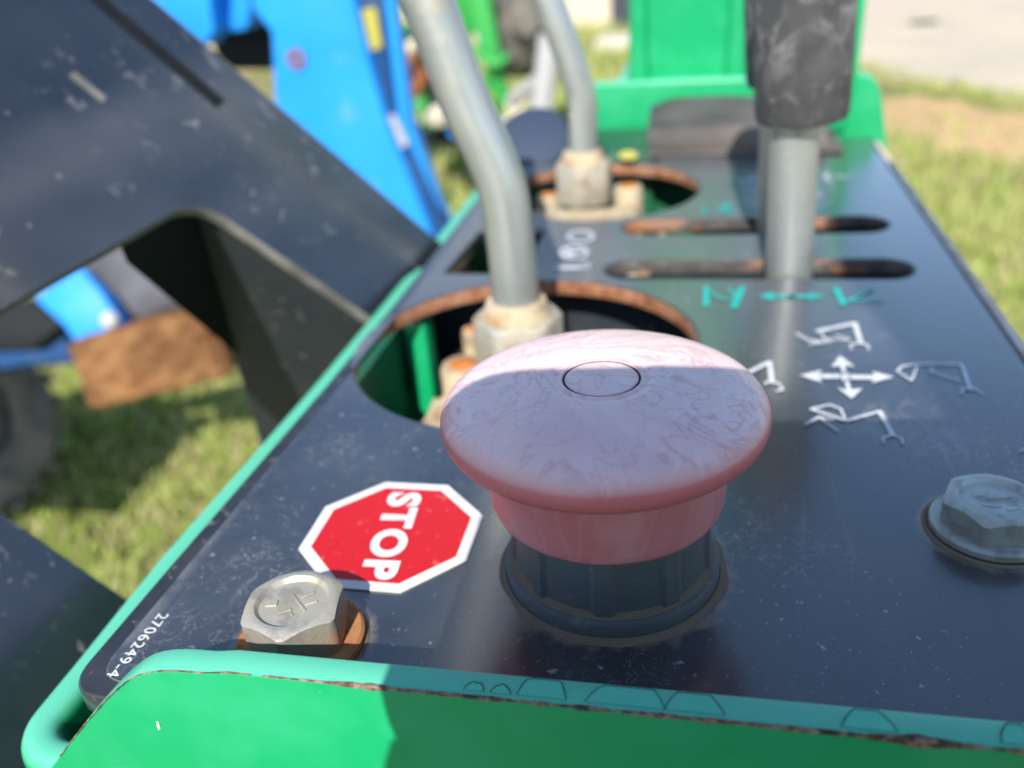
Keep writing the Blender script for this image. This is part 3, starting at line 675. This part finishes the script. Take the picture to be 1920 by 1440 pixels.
# ================================================================== LEVERS
def nut_bm(c, af, h, rot, rc=None): return hexhead_bm(af, h, rc or af / 2 * .98, 48, rot, c, False)
def lever_rod(name, label, pts_px, y, rad, rot, nutaf, base_z):
    P = [V(px, py, y) for px, py in pts_px]
    root = thing(name, (P[-1][0], y, base_z), label, 'lever', 'tall bent lever rods')
    d = P[0] - P[1]; top = P[0] + d / np.linalg.norm(d) * .09
    path = spline([top] + P + [P[-1] + np.array([0, 0, -.02])], 10)
    tube('rod', path, rad, 'rod', root, 28)
    bm = nut_bm((P[-1][0], y, base_z), nutaf, .020, rot)
    for v in bm.verts: v.co += Vector((mnoise.noise(v.co * 160), mnoise.noise(v.co * 160 + Vector((9, 0, 0))), mnoise.noise(v.co * 160 + Vector((0, 7, 0))))) * .0003
    bm_obj('lock_nut', bm, 'nut', root, .6, .0006, 2)
    lathe('nut_collar', [(rad + .0002, base_z + .026), (rad + .0022, base_z + .0255), (nutaf * .42, base_z + .0215), (nutaf * .44, base_z + .0195)], 'mud', root, 32, (P[-1][0], y, 0), .8)
    return root, P[-1]
ra_, pa = lever_rod('control_lever', 'thick bent galvanised lever rod rising from the nearer round hole', [(802, 0), (868, 180), (918, 290), (944, 362), (957, 450), (970, 590)], .128, .0083, .2, .029, -.016)
rb_, pb = lever_rod('control_lever', 'bent galvanised lever rod rising from the farther round hole', [(1028, 0), (1062, 92), (1082, 150), (1092, 200), (1094, 310)], .295, .0073, .5, .027, -.004)
# swivel blocks under the levers, caked in dry mud
def swivel(root, c, half, top, bolts):
    x, y = c
    bm = bmesh.new(); lo, hi = (x - half[0], y - half[1], top - .06), (x + half[0], y + half[1], top)
    bmesh.ops.create_cube(bm, size=1)
    for v in bm.verts: v.co = Vector([(lo[i] + hi[i]) / 2 + v.co[i] * (hi[i] - lo[i]) for i in range(3)])
    bmesh.ops.bevel(bm, geom=bm.edges[:], offset=.007, segments=4, affect='EDGES'); bmesh.ops.subdivide_edges(bm, edges=[e for e in bm.edges if e.calc_length() > .012], cuts=6, use_grid_fill=True)
    for v in bm.verts: v.co += Vector((mnoise.noise(v.co * 60), mnoise.noise(v.co * 60 + Vector((5, 0, 0))), mnoise.noise(v.co * 60 + Vector((0, 5, 0))))) * .0018
    bm_obj('swivel_block', bm, 'mud', root, .9)
    for bxx, byy, bz, br in bolts:
        o = lathe('swivel_bolt', [(.001, bz - .02), (br, bz - .02), (br * 1.02, bz - .002), (br * .9, bz), (br * .62, bz)], 'mud', root, 24, (bxx, byy, 0), .7)
        lathe('rusty_tip', [(br * .62, bz), (br * .5, bz + .0008), (0, bz + .0012)], 'rustbolt', o, 24, (bxx, byy, 0), .7)
q = U(868, 682, -.016); q2 = U(890, 625, -.012)
swivel(ra_, (-.045, .110), (.036, .028), -.026, [(q[0], q[1], -.016, .0085), (q2[0] - .002, q2[1] + .004, -.012, .0042), (-.012, .135, -.02, .008)])
q = U(1178, 352, -.002); q2 = U(1030, 372, -.008)
swivel(rb_, (-.040, .2705), (.034, .020), -.006, [(q[0], q[1], -.001, .0075), (q2[0], q2[1], -.006, .007)])
def knob_lever(label, y, base, mid, top, kb, kt, krad, rad, group=True):
    B, Mi, T = V(*base, y), V(*mid, y), V(*top, y)
    root = thing('control_lever', tuple(B), label, 'lever', 'short levers with black grips')
    d = (Mi - B); tube('rod', [B - d / np.linalg.norm(d) * .05, B, Mi, V(*kb, y) + np.array([0, 0, .02])], rad, 'rod', root, 28)
    K0, K1 = V(*kb, y), V(*kt, y); ax = Vector(K1 - K0); L = ax.length; ax.normalize(); tot = L + .025
    bm = lathe_bm([(rad, .002), (krad[0] - .003, .0), (krad[0] - .0008, .0008), (krad[0], .003), (krad[0] + (krad[1] - krad[0]) * .5, L * .5), (krad[1], L), (krad[1] * 1.03, L + .012), (krad[1] * .8, tot - .004), (0, tot)], 40, tuple(K0), None, ax)
    bm_obj('grip', bm, 'grip', root, .7)
    return root
knob_lever('galvanised lever with scuffed black rubber grip in the nearer slot', .1826, (1478, 524), (1490, 240), (1490, 235), (1503, 226), (1508, 0), (.0162, .0172), .0088)
knob_lever('shaded lever with black grip behind the nearer lever, in the farther slot', .2366, (1456, 432), (1466, 200), (1466, 190), (1474, 160), (1478, 0), (.0160, .0170), .0086)
# muddy linkage ends seen in the slots
for k, (px, py, z, rx, rz) in enumerate(((1198, 515, -.008, .0075, .006), (1190, 436, -.008, .005, .005), (1243, 433, -.008, .0035, .005))):
    p = U(px, py, z); bm = bmesh.new(); bmesh.ops.create_icosphere(bm, subdivisions=3, radius=1)
    for v in bm.verts: v.co = Vector(p) + Vector((v.co.x * rx, v.co.y * .005, v.co.z * rz)) * (1 + .2 * mnoise.noise(v.co * 2))
    bm_obj('linkage_end', bm, 'mud', con, 4)

# ================================================================== WORN BLACK BLOCK AT THE BACK OF THE PANEL
blk = thing('rubber_pad', (.03, .385, 0), 'worn black wedge shaped pad on the back edge of the panel', 'pad')
bm = bmesh.new(); secs = []
for i, x in enumerate(np.linspace(-.0135, .086, 16)):
    t = i / 15; hgt = .0255 - .008 * max(0, (t - .35) / .65) ** 2 - .004 * max(0, (.12 - t) / .12); fr = .0135 - .006 * max(0, (t - .4) / .6)
    y0 = .3665 + .001 * math.sin(t * 5)
    secs.append([bm.verts.new((x, y, z)) for y, z in ((y0, .0002), (y0 - .0015, fr * .5), (y0, fr), (y0 + .002, fr + .002), (y0 + .034, hgt), (y0 + .038, hgt), (y0 + .042, hgt - .004), (y0 + .042, .0002))])
for a, b in zip(secs, secs[1:]):
    for k in range(8): bm.faces.new((a[k], a[(k + 1) % 8], b[(k + 1) % 8], b[k]))
bm.faces.new(secs[0][::-1]); bm.faces.new(secs[-1])
bm_obj('pad_body', bm, 'block', blk, .5, .0008, 2)
box('pad_base', (-.018, .3615, .0004), (.094, .412, .0030), 'block', blk, .0008)

# ================================================================== GREEN GUARD BEHIND THE PANEL
grd = thing('green_guard', (.03, .44, -.15), 'bright green steel guard with square post behind the black panel', 'guard')
gy = .432
poly = [V(1108, 158, gy), V(1250, 152, gy), V(1430, 145, gy), V(1560, 139, gy), V(1625, 139, gy), V(1644, 150, gy), V(1654, 180, gy), V(1662, 262, gy), V(1664, 330, gy), V(1100, 340, gy)]
prism('cross_plate', [tuple(p) for p in poly], (0, .010, 0), 'green', grd, .0015, 3)
prism('side_bar', [tuple(V(*p, gy - .004)) for p in ((1604, -180), (1645, -180), (1608, 150), (1586, 246), (1556, 246), (1575, 150))], (0, .035, 0), 'green', grd, .0012, 2)
pl = V(1190, 150, .462); pr = V(1388, 150, .462); zt = .26
def post(x0, x1, y0, y1, z0, z1, r):
    lp = rounded([(x0, y0), (x1, y0), (x1, y1), (x0, y1)], r, 8); bm = bmesh.new()
    A = [bm.verts.new((x, y, z0)) for x, y in lp]; B = [bm.verts.new((x, y, z1)) for x, y in lp]
    for k in range(len(lp)): bm.faces.new((A[k], A[(k + 1) % len(lp)], B[(k + 1) % len(lp)], B[k]))
    bm.faces.new(B); return bm
bm_obj('square_post', post(pl[0], pr[0], .462, .53, -.4, zt, .011), 'green', grd, .9)
for xx in (pl[0] + .003, pr[0] - .003):
    lathe('post_flange', [(.0075, .027), (.0070, .035), (.0062, .06), (.0062, .26)], 'green', grd, 24, (xx, .462, 0), .9)
box('post_foot', (pl[0] - .012, .444, .018), (pr[0] + .010, .545, .0275), 'green', grd, .002)
ga = U(1110, 300, -.004); tag(box('lower_box', (-.055, .3615, -.06), (-.010, .425, .004), 'green_in', grd, .002), 'green box coloured dark for shade, with a yellow paint spot')  # box in the green that is darkened for shade
mesh('yellow_spot', [U(1178 + 18 * math.cos(t), 291 + 9 * math.sin(t), .0045) for t in np.linspace(0, 6.28, 12)[:-1]], [tuple(range(11))], 'tyellow', grd)
cv = thing('round_cover', (-.07, .39, .01), 'dark rounded cover behind the farther lever', 'cover')
p0 = V(1015, 300, .392); lathe('cover_disc', [(0, .006), (.020, .0055), (.0235, .003), (.0245, -.004), (.0245, -.03)], 'cover', cv, 40, (p0[0] - .004, .392, p0[2] + .012), .8, (0.0, -.62, .78))

# ================================================================== BLACK STEEL PLATE ON THE LEFT
def PL(px, py): return D(px, py, 1.0 / (3.16 - .00152 * px + .00086 * py))
fen = thing('black_steel_arm', tuple(PL(150, 600)), 'big glossy black steel plate with a large window left of the console', 'machine arm')
nrm = Vector(PL(600, 300) - PL(100, 300)).cross(Vector(PL(300, 600) - PL(300, 200))).normalized()
if nrm.dot(Vector(fwd)) < 0: nrm = -nrm
out = [(-260, -160), (101, -160), (290, 0), (810, 440), (905, 520), (700, 800), (470, 1330), (120, 1700), (-260, 1700)]
hol = [(-200, 697), (372, 374), (760, 640), (560, 1000), (395, 1230), (-200, 822)]
MT['bigplate'] = bigplate(fen.location, PL(20, 400), PL(520, 235), nrm)
def plate_holed():
    n3 = nrm; o = Vector(PL(0, 0)); e1 = (Vector(PL(500, 0)) - o).normalized(); e2 = n3.cross(e1)
    def flat(p): v = Vector(PL(*p)) - o; return (v.dot(e1), v.dot(e2))
    lo = rounded([flat(p) for p in out], .002); lh = rounded([flat(p) for p in hol], [.01, .022, .01, .01, .01, .01])
    ob = plate_from_loops('face_plate', [lo, lh], 0, .006, ['bigplate', 'edge_dirt'], None, .0008, 1)
    Mx = Matrix((e1, e2, n3)).transposed().to_4x4(); Mx.translation = o
    ob.data.transform(Mx); ob.data.transform(Matrix.Translation(-Vector(fen.location))); ob.parent = fen
    return ob
plate_holed()
c0 = Vector(PL(382, 368)) + nrm * .0062; c1 = Vector(D(497, 838, .55)); dv = c1 - c0; e0 = Vector(PL(800, 652)) + nrm * .0062
prism('window_side', [c0, c0 + dv, e0 + dv * .9, e0], nrm * .004, 'bigplate_in', fen)
f0 = Vector(PL(236, 440)) + nrm * .0062
prism('window_gusset', [c0, f0, f0 + dv * .05, c0 + dv * .52], nrm * .003 + Vector((0, .003, 0)), 'black', fen)
# long slot-like groove plate near the upper edge
g0, g1 = [Vector(PL(*p)) - nrm * .0002 for p in ((150, -30), (415, 196))]; gd = (g1 - g0).normalized(); gs = nrm.cross(gd) * .0036
prism('groove', rounded([g0 - gs, g1 - gs, g1 + gs, g0 + gs], .0012, 4), nrm * .0004, 'black', fen)
for (a_, b_, hw) in (((134, 138), (196, 188), .0018),):
    a0, a1 = [Vector(PL(*p)) - nrm * .0002 for p in (a_, b_)]; gd = (a1 - a0).normalized(); gs = nrm.cross(gd) * hw
    prism('scratch', [a0 - gs, a1 - gs, a1 + gs, a0 + gs], nrm * .0003, 'edge_dirt', fen)
# ================================================================== BLUE MACHINE BEHIND
blu = thing('blue_loader_arm', (-.45, 1.2, GZ), 'sky blue steel machine arm tapering down behind the black plate', 'machine arm')
by = .95
def B(px, py, y=by): return tuple(V(px, py, y))
prism('arm_plate', [B(*p) for p in ((492, -160), (640, -160), (664, 0), (690, 110), (722, 225), (768, 340), (802, 424), (830, 520), (700, 620), (520, 470), (516, 330), (516, 200), (508, 60), (470, 14), (470, -160))], (0, .05, 0), 'blue', blu, .004, 2)
prism('arm_edge', [B(*p, by + .02) for p in ((640, -160), (702, -160), (716, 0), (742, 225), (836, 430), (880, 520), (830, 560), (764, 340), (722, 225), (690, 110), (664, 0))], (0, .03, 0), 'navy', blu, .003, 1)
prism('arm_flange', [B(*p, by + .03) for p in ((702, -160), (722, -160), (738, 0), (768, 225), (826, 396), (866, 500), (850, 520), (838, 430), (744, 225), (716, 0))], (0, .03, 0), 'blue', blu, .003, 1)
prism('yellow_label', [B(*p, by + .017) for p in ((678, 18), (704, 14), (716, 88), (694, 96))], (0, .003, 0), 'yellow', blu)
prism('scuffed_patch', [B(*p, by + .017) for p in ((724, 218), (740, 214), (766, 270), (750, 280))], (0, .002, 0), 'pale', blu)
lathe('pin_hole', [(.012, 0), (.012, .003), (.006, .003), (.005, -.002), (0, -.002)], 'tbrown', blu, 24, B(556, 110, by - .001), .6, (0, -1, 0))
prism('side_panel', [B(*p, by - .02) for p in ((260, -160), (400, -160), (394, 0), (402, 60), (380, 90), (300, 90), (230, 20))], (0, .05, 0), 'blue', blu, .006, 2)
prism('side_bracket', [B(*p, by + .02) for p in ((396, -160), (474, -160), (468, 40), (460, 58), (402, 62))], (0, .04, 0), 'blue', blu, .004, 2)
prism('dark_recess', [B(*p, by + .09) for p in ((380, 40), (510, 20), (505, 130), (420, 130))], (0, .02, 0), 'black', blu)

# ================================================================== THINGS SEEN THROUGH THE WINDOW
def bumpy_box(name, c, ax, half, mat, parent, bumps=False):
    bm = bmesh.new(); bmesh.ops.create_cube(bm, size=2)
    bmesh.ops.subdivide_edges(bm, edges=bm.edges[:], cuts=14, use_grid_fill=True)
    for v in bm.verts:
        p = v.co.copy(); k = .88 + .12 * (1 - max(0, (sorted(map(abs, p))[1] - .8) / .2)); p *= k
        n = mnoise.noise(p * 2.2) * .06
        if bumps and v.co.y < -.9: n += .12 * (math.sin(p.x * 14) * math.sin(p.z * 11))
        p += v.co.normalized() * n
        v.co = Vector(c) + ax[0] * p.x * half[0] + ax[1] * p.y * half[1] + ax[2] * p.z * half[2]
    return bm_obj(name, bm, mat, parent, 4)
sd = 1.35
X1 = Vector(D(440, 575, sd) - D(175, 640, sd)).normalized(); Z1 = Vector(D(175, 640, sd) - D(205, 760, sd)); Z1 = (Z1 - X1 * Z1.dot(X1)).normalized(); Z1 = (Z1 + Vector(fwd) * -.25).normalized(); Y1 = Z1.cross(X1)
if Y1.dot(Vector(fwd)) < 0: Y1 = -Y1
ctr = D(312, 655, sd + .05); wpx = sd / F
sack = thing('brown_block', tuple(ctr), 'rusty brown bumpy block seen through the black window', 'block')
def block():
    bm = bmesh.new(); bmesh.ops.create_cube(bm, size=2); bmesh.ops.bevel(bm, geom=bm.edges[:], offset=.10, segments=3, affect='EDGES')
    bmesh.ops.subdivide_edges(bm, edges=[e for e in bm.edges if e.calc_length() > .5], cuts=22, use_grid_fill=True)
    for v in bm.verts:
        p = v.co.copy(); n = .03 * mnoise.noise(p * 3)
        if p.y < -.95 and abs(p.x) < .86 and abs(p.z) < .8: n += .16 * max(0, .6 * math.sin(p.x * 13 + .9 * math.sin(p.z * 5)) * math.sin(p.z * 9 + .5 + p.x) + .8 * mnoise.noise(p * 5))
        p.y -= n; v.co = Vector(ctr) + X1 * p.x * 134 * wpx + Y1 * p.y * .085 + Z1 * p.z * 66 * wpx
    return bm
bm_obj('block_body', block(), 'brown', sack, .6)
bag = thing('grey_cover', tuple(D(290, 530, 1.5)), 'dark grey cloth lump lying above the brown block', 'cloth cover')
bumpy_box('cover_cloth', D(268, 515, 1.50), (X1, Y1, Z1), (105 * wpx, .10, 92 * wpx), 'cloth', bag)
trl = thing('blue_trailer', tuple(D(60, 760, 1.7)), 'blue painted trailer with a dusty tyre seen left through the window', 'trailer')
sdv = Vector(fwd) * .05
prism('top_plate', [tuple(D(*p, 1.36)) for p in ((62, 560), (150, 500), (190, 545), (232, 612), (228, 640), (160, 672), (118, 610))], sdv, 'blue', trl, .006)
prism('side_plate', [tuple(D(*p, 1.40)) for p in ((-60, 590), (60, 560), (120, 610), (60, 655), (-60, 660))], sdv, 'black', trl, .006)
lathe('bolt', [(0, .006), (.010, .006), (.014, 0)], 'pale', trl, 20, tuple(D(205, 600, 1.35)), .7, tuple(-fwd))
prism('lower_beam', [tuple(D(*p, 1.66)) for p in ((-120, 668), (40, 640), (150, 600), (215, 660), (200, 675), (50, 685), (-120, 715))], sdv, 'navy', trl, .006)
lathe('motor', [(0, .05), (.028, .05), (.034, .044), (.034, -.04), (.028, -.05), (0, -.05)], 'black', trl, 28, tuple(D(62, 598, 1.5)), .7, tuple(X1))
wc = D(-112, 800, 1.72); wa = (X1 * .75 + Vector(fwd) * -.60).normalized()
tp = [(.10, -.08), (.17, -.082), (.192, -.070), (.200, -.04), (.202, 0), (.200, .04), (.192, .070), (.17, .082), (.10, .08)]
tyre = lathe('tyre', tp, 'tyre', trl, 64, tuple(wc), .9, tuple(wa))
for k in range(26):
    a = 2 * math.pi * k / 26; q = Vector((0, 0, 1)).rotation_difference(wa)
    pts = [q @ Vector((math.cos(a + s) * r_, math.sin(a + s) * r_, z)) + Vector(wc) for s, r_, z in ((-.06, .198, -.07), (.06, .198, -.07), (.06, .198, .07), (-.06, .198, .07))]
    prism('tread_block', pts, (q @ Vector((math.cos(a), math.sin(a), 0))) * .010, 'tyre', tyre)
lathe('wheel_rim', [(0, .03), (.05, .03), (.09, .045), (.102, .055), (.102, -.05), (0, -.05)], 'tyre', trl, 40, tuple(wc), .7, tuple(wa))
prism('shade_slab', [(-1.95, .55, -.42), (-1.13, .55, -.42), (-1.13, .90, -.42), (-1.95, .90, -.42)], (0, 0, .05), 'navy', trl, .006)  # added slab out of view, put there to shade the grass
rc = thing('red_cap', tuple(D(160, 516, 1.5)), 'small red plastic cap beside the grey cover', 'cap'); lathe('cap_body', [(0, .012), (.012, .011), (.015, .006), (.015, -.012)], 'redp', rc, 24, tuple(D(160, 516, 1.5)), .7, tuple(-fwd))

# ================================================================== FAR BACKGROUND MACHINE, YARD AND HOUSE
trc = thing('green_tractor', tuple(U(880, 150, GZ)), 'green farm machine with yellow marking parked on the grass beyond', 'tractor')
ty = 3.2
def Tn(px, py, y=ty): return tuple(V(px, py, y))
prism('hood', [Tn(*p) for p in ((730, -200), (1000, -200), (985, 20), (950, 66), (870, 70), (720, 82))], (0, .6, 0), 'tgreen', trc, .03, 2)
prism('yellow_stripe', [Tn(*p, ty - .012) for p in ((728, 12), (796, 8), (800, 40), (732, 46))], (0, .01, 0), 'tyellow', trc)
prism('cream_badge', [Tn(*p, ty - .012) for p in ((880, -20), (930, -24), (925, 12), (885, 14))], (0, .01, 0), 'cream', trc, .01)
prism('support_bar', [Tn(*p, ty - .35) for p in ((846, -160), (884, -160), (930, 60), (956, 200), (935, 210), (900, 100))], (0, .05, 0), 'tgreen', trc, .008)
prism('hitch', [Tn(*p, ty - .3) for p in ((742, 92), (792, 80), (800, 150), (775, 190), (752, 150))], (0, .12, 0), 'tbrown', trc, .01)
prism('step_plate', [Tn(*p, ty - .1) for p in ((770, 150), (800, 160), (850, 235), (800, 245), (785, 215))], (0, .1, 0), 'tgreen', trc, .01)
prism('pale_cover', [Tn(*p, ty - .2) for p in ((790, 200), (850, 195), (858, 225), (830, 242), (798, 236))], (0, .2, 0), 'slab', trc, .02)
wc2 = V(975, 30, ty - .25); lathe('tyre', [(.07, -.07), (.16, -.075), (.19, -.05), (.195, 0), (.19, .05), (.16, .075), (.07, .07)], 'tyre', trc, 48, tuple(wc2), .9, (1, .25, 0))
prism('engine_block', [Tn(*p, ty + .1) for p in ((600, -160), (740, -160), (740, 130), (640, 150))], (0, .4, 0), 'tgreen', trc, .03)
prism('under_shadow_slab', [Tn(*p, ty + .15) for p in ((780, 235), (880, 232), (890, 262), (795, 275))], (0, .5, 0), 'black', trc, .01)  # black slab standing in for the shade under the machine
for k, pts in enumerate((((740, 120), (775, 60), (800, 100), (815, 190)), ((890, 90), (925, 120), (965, 90), (985, 20)), ((830, 215), (880, 170), (905, 215), (950, 230)))):
    tube('hose', spline([Tn(*p, ty - .4) for p in pts], 8), .014, ('black', 'tgreen', 'pale')[k], trc, 12)
prism('rear_fender', [Tn(*p, ty - .15) for p in ((880, 66), (960, 62), (968, 80), (950, 96), (900, 92))], (0, .2, 0), 'slab', trc, .01)
prism('lower_link', [Tn(*p, ty - .45) for p in ((700, 200), (790, 186), (800, 205), (705, 222))], (0, .05, 0), 'tgreen', trc, .006)
lathe('hub', [(0, .04), (.04, .04), (.05, .02), (.05, -.04)], 'tyre', trc, 24, Tn(985, 40, ty - .45), .7, (.3, -1, 0))
prism('bracket', [Tn(*p, ty - .5) for p in ((945, 200), (985, 150), (1000, 175), (965, 232))], (0, .03, 0), 'cream', trc, .005)
rc_ = random.Random(11)
for k in range(22):
    px, py = rc_.uniform(735, 1000), rc_.uniform(70, 255); yy = ty - rc_.uniform(-.3, .6); w_, h_ = rc_.uniform(10, 34), rc_.uniform(8, 30); sk = rc_.uniform(-14, 14)
    prism('machine_part', [Tn(*p, yy) for p in ((px, py), (px + w_, py + sk * .4), (px + w_ + sk, py + h_), (px + sk, py + h_ * .9))], (0, rc_.uniform(.02, .12), 0), rc_.choice(['tgreen', 'tgreen', 'black', 'tbrown', 'pale', 'slab', 'blue', 'cream']), trc, .004)
drm = thing('pale_steel_drum', tuple(U(1010, 260, GZ)), 'pale grey cylinder standing between the two lever rods', 'cylinder')
dl = [np.array(Tn(1028, 96, 2.4)), np.array(Tn(1012, 236, 2.4))]; tube('drum_body', spline([dl[0] + (dl[0] - dl[1]) * .2, dl[0], dl[1], dl[1] + (dl[1] - dl[0]) * .3], 6), .032, 'pale', drm, 28)
tube('drum_arm', spline([Tn(960, 190, 2.5), Tn(985, 170, 2.45), Tn(1012, 150, 2.4)], 6), .022, 'pale', drm, 16)
lathe('drum_foot', [(0, .05), (.05, .05), (.06, .02), (.05, -.06), (0, -.06)], 'cream', drm, 20, Tn(982, 250, 2.4), .8)
hs = thing('house', tuple(U(1100, 40, GZ)), 'beige rendered house wall with a dark window in the distance', 'house')
hy = 9.6; hb = GZ
a0 = V(985, 60, hy)[0]; a1 = V(1320, 60, hy)[0]
prism('wall', [(-6.0, hy, hb), (a1, hy, hb), (a1, hy, hb + 3), (-6.0, hy, hb + 3)], (0, .25, 0), 'wall', hs)
wl, wr, wb = V(1146, 20, hy)[0], V(1200, 20, hy)[0], V(1150, 62, hy)[2]
box('window', (wl, hy - .03, wb), (wr, hy - .004, wb + 1.1), 'pane', hs); box('window_frame', (wl - .06, hy - .05, wb - .06), (wr + .06, hy - .031, wb), 'slab', hs)
slb = thing('stone_slab', tuple(U(1168, 92, GZ)), 'pale flat stone slab lying on the far grass', 'slab')
q = U(1168, 90, GZ); prism('slab_body', [(q[0] - .22, q[1] - .25, GZ), (q[0] + .25, q[1] - .2, GZ), (q[0] + .2, q[1] + .3, GZ), (q[0] - .2, q[1] + .25, GZ)], (0, 0, .09), 'slab', slb, .01)
q = U(1735, 42, GZ + .007); stn = thing('dark_patch_stone', tuple(q), 'small dark lump on the concrete yard', 'stone')
bm = bmesh.new(); bmesh.ops.create_icosphere(bm, subdivisions=3, radius=1)
for v in bm.verts: v.co = Vector(q) + Vector((v.co.x * .13, v.co.y * .10, v.co.z * .018)) * (1 + .3 * mnoise.noise(v.co * 1.5))
bm_obj('stone_body', bm, 'black', stn, 4)

# ================================================================== THE PHOTOGRAPHER (stands behind the camera, casts the shade on the button)
rv, uv, bv = Vector(right), -Vector(down), -Vector(fwd)
pho = thing('smartphone', tuple(C), 'dark smartphone held level over the console', 'phone')
cen = Vector(C) + bv * .004
loop = rounded([(-.052, -.038), (.098, -.038), (.098, .0405), (-.052, .0405)], .016, 8)
prism('phone_body', [cen + rv * x + uv * y for x, y in loop], bv * .008, 'phone', pho, .001, 2)
per = thing('person', (.15, -.60, GZ), 'person in dark work clothes leaning in with a phone', 'person')
def skin(name, nodes, edges, mat, sub=2):
    me = bpy.data.meshes.new(name); me.from_pydata([n[0] for n in nodes], edges, [])
    o = bpy.data.objects.new(name, me); col.objects.link(o)
    md = o.modifiers.new('s', 'SKIN'); md.use_smooth_shade = True; o.modifiers.new('d', 'SUBSURF').levels = sub
    for i, n in enumerate(nodes):
        r = n[1]; me.skin_vertices[0].data[i].radius = r if isinstance(r, tuple) else (r, r); me.skin_vertices[0].data[i].use_root = (i == 0)
    ev = bpy.data.meshes.new_from_object(o.evaluated_get(bpy.context.evaluated_depsgraph_get())); bpy.data.objects.remove(o); ev.name = name
    return link(name, ev, mat, per)
hl = Vector(C) - rv * .046 + bv * .014 - uv * .026; hr = Vector(C) + rv * .106 + bv * .014 - uv * .006
body = [((.155, -.60, -.03), (.15, .11)), ((.153, -.55, .09), (.125, .09)), ((.152, -.51, .20), (.135, .09)), ((.151, -.475, .285), (.085, .05)), ((.150, -.46, .375), .066), ((.150, -.455, .43), .070), ((.150, -.45, .485), (.082, .086)), ((.150, -.447, .56), (.092, .104)), ((.150, -.45, .625), (.060, .070)),
        ((.062, -.48, .270), .044), ((.045, -.36, .09), .034), (tuple(hl + Vector((.034, -.06, -.010))), .024), (tuple(hl), (.016, .028)),
        ((.275, -.48, .270), .050), ((.31, -.38, .08), .040), (tuple(hr + Vector((.040, -.07, -.012))), .026), (tuple(hr), (.016, .030)),
        ((.075, -.60, -.09), .085), ((.07, -.57, -.46), .058), ((.07, -.61, GZ + .07), .042), ((.07, -.49, GZ + .035), .036),
        ((.235, -.60, -.09), .085), ((.24, -.58, -.46), .058), ((.24, -.62, GZ + .07), .042), ((.24, -.50, GZ + .035), .036)]
skin('body', body, [(0, 1), (1, 2), (2, 3), (3, 4), (4, 5), (5, 6), (6, 7), (7, 8), (3, 9), (9, 10), (10, 11), (11, 12), (3, 13), (13, 14), (14, 15), (15, 16), (0, 17), (17, 18), (18, 19), (19, 20), (0, 21), (21, 22), (22, 23), (23, 24)], 'clothes')
for hand, sg in ((hl, 1), (hr, -1)):
    for u_, l_ in ((.026, .040), (.008, .046), (-.010, .043), (-.027, .034)):
        b0 = hand + uv * u_; skin('finger', [(tuple(b0), .0092), (tuple(b0 + bv * .008 + rv * l_ * .45 * sg), .0086), (tuple(b0 + bv * .004 + rv * l_ * sg), .0076)], [(0, 1), (1, 2)], 'skin', 1)
    skin('thumb', [(tuple(hand - uv * .022), .0105), (tuple(hand - uv * .032 - bv * .002 + rv * .014 * sg), .0095), (tuple(hand - uv * .030 - bv * .003 + rv * .030 * sg), .0085)], [(0, 1), (1, 2)], 'skin', 1)
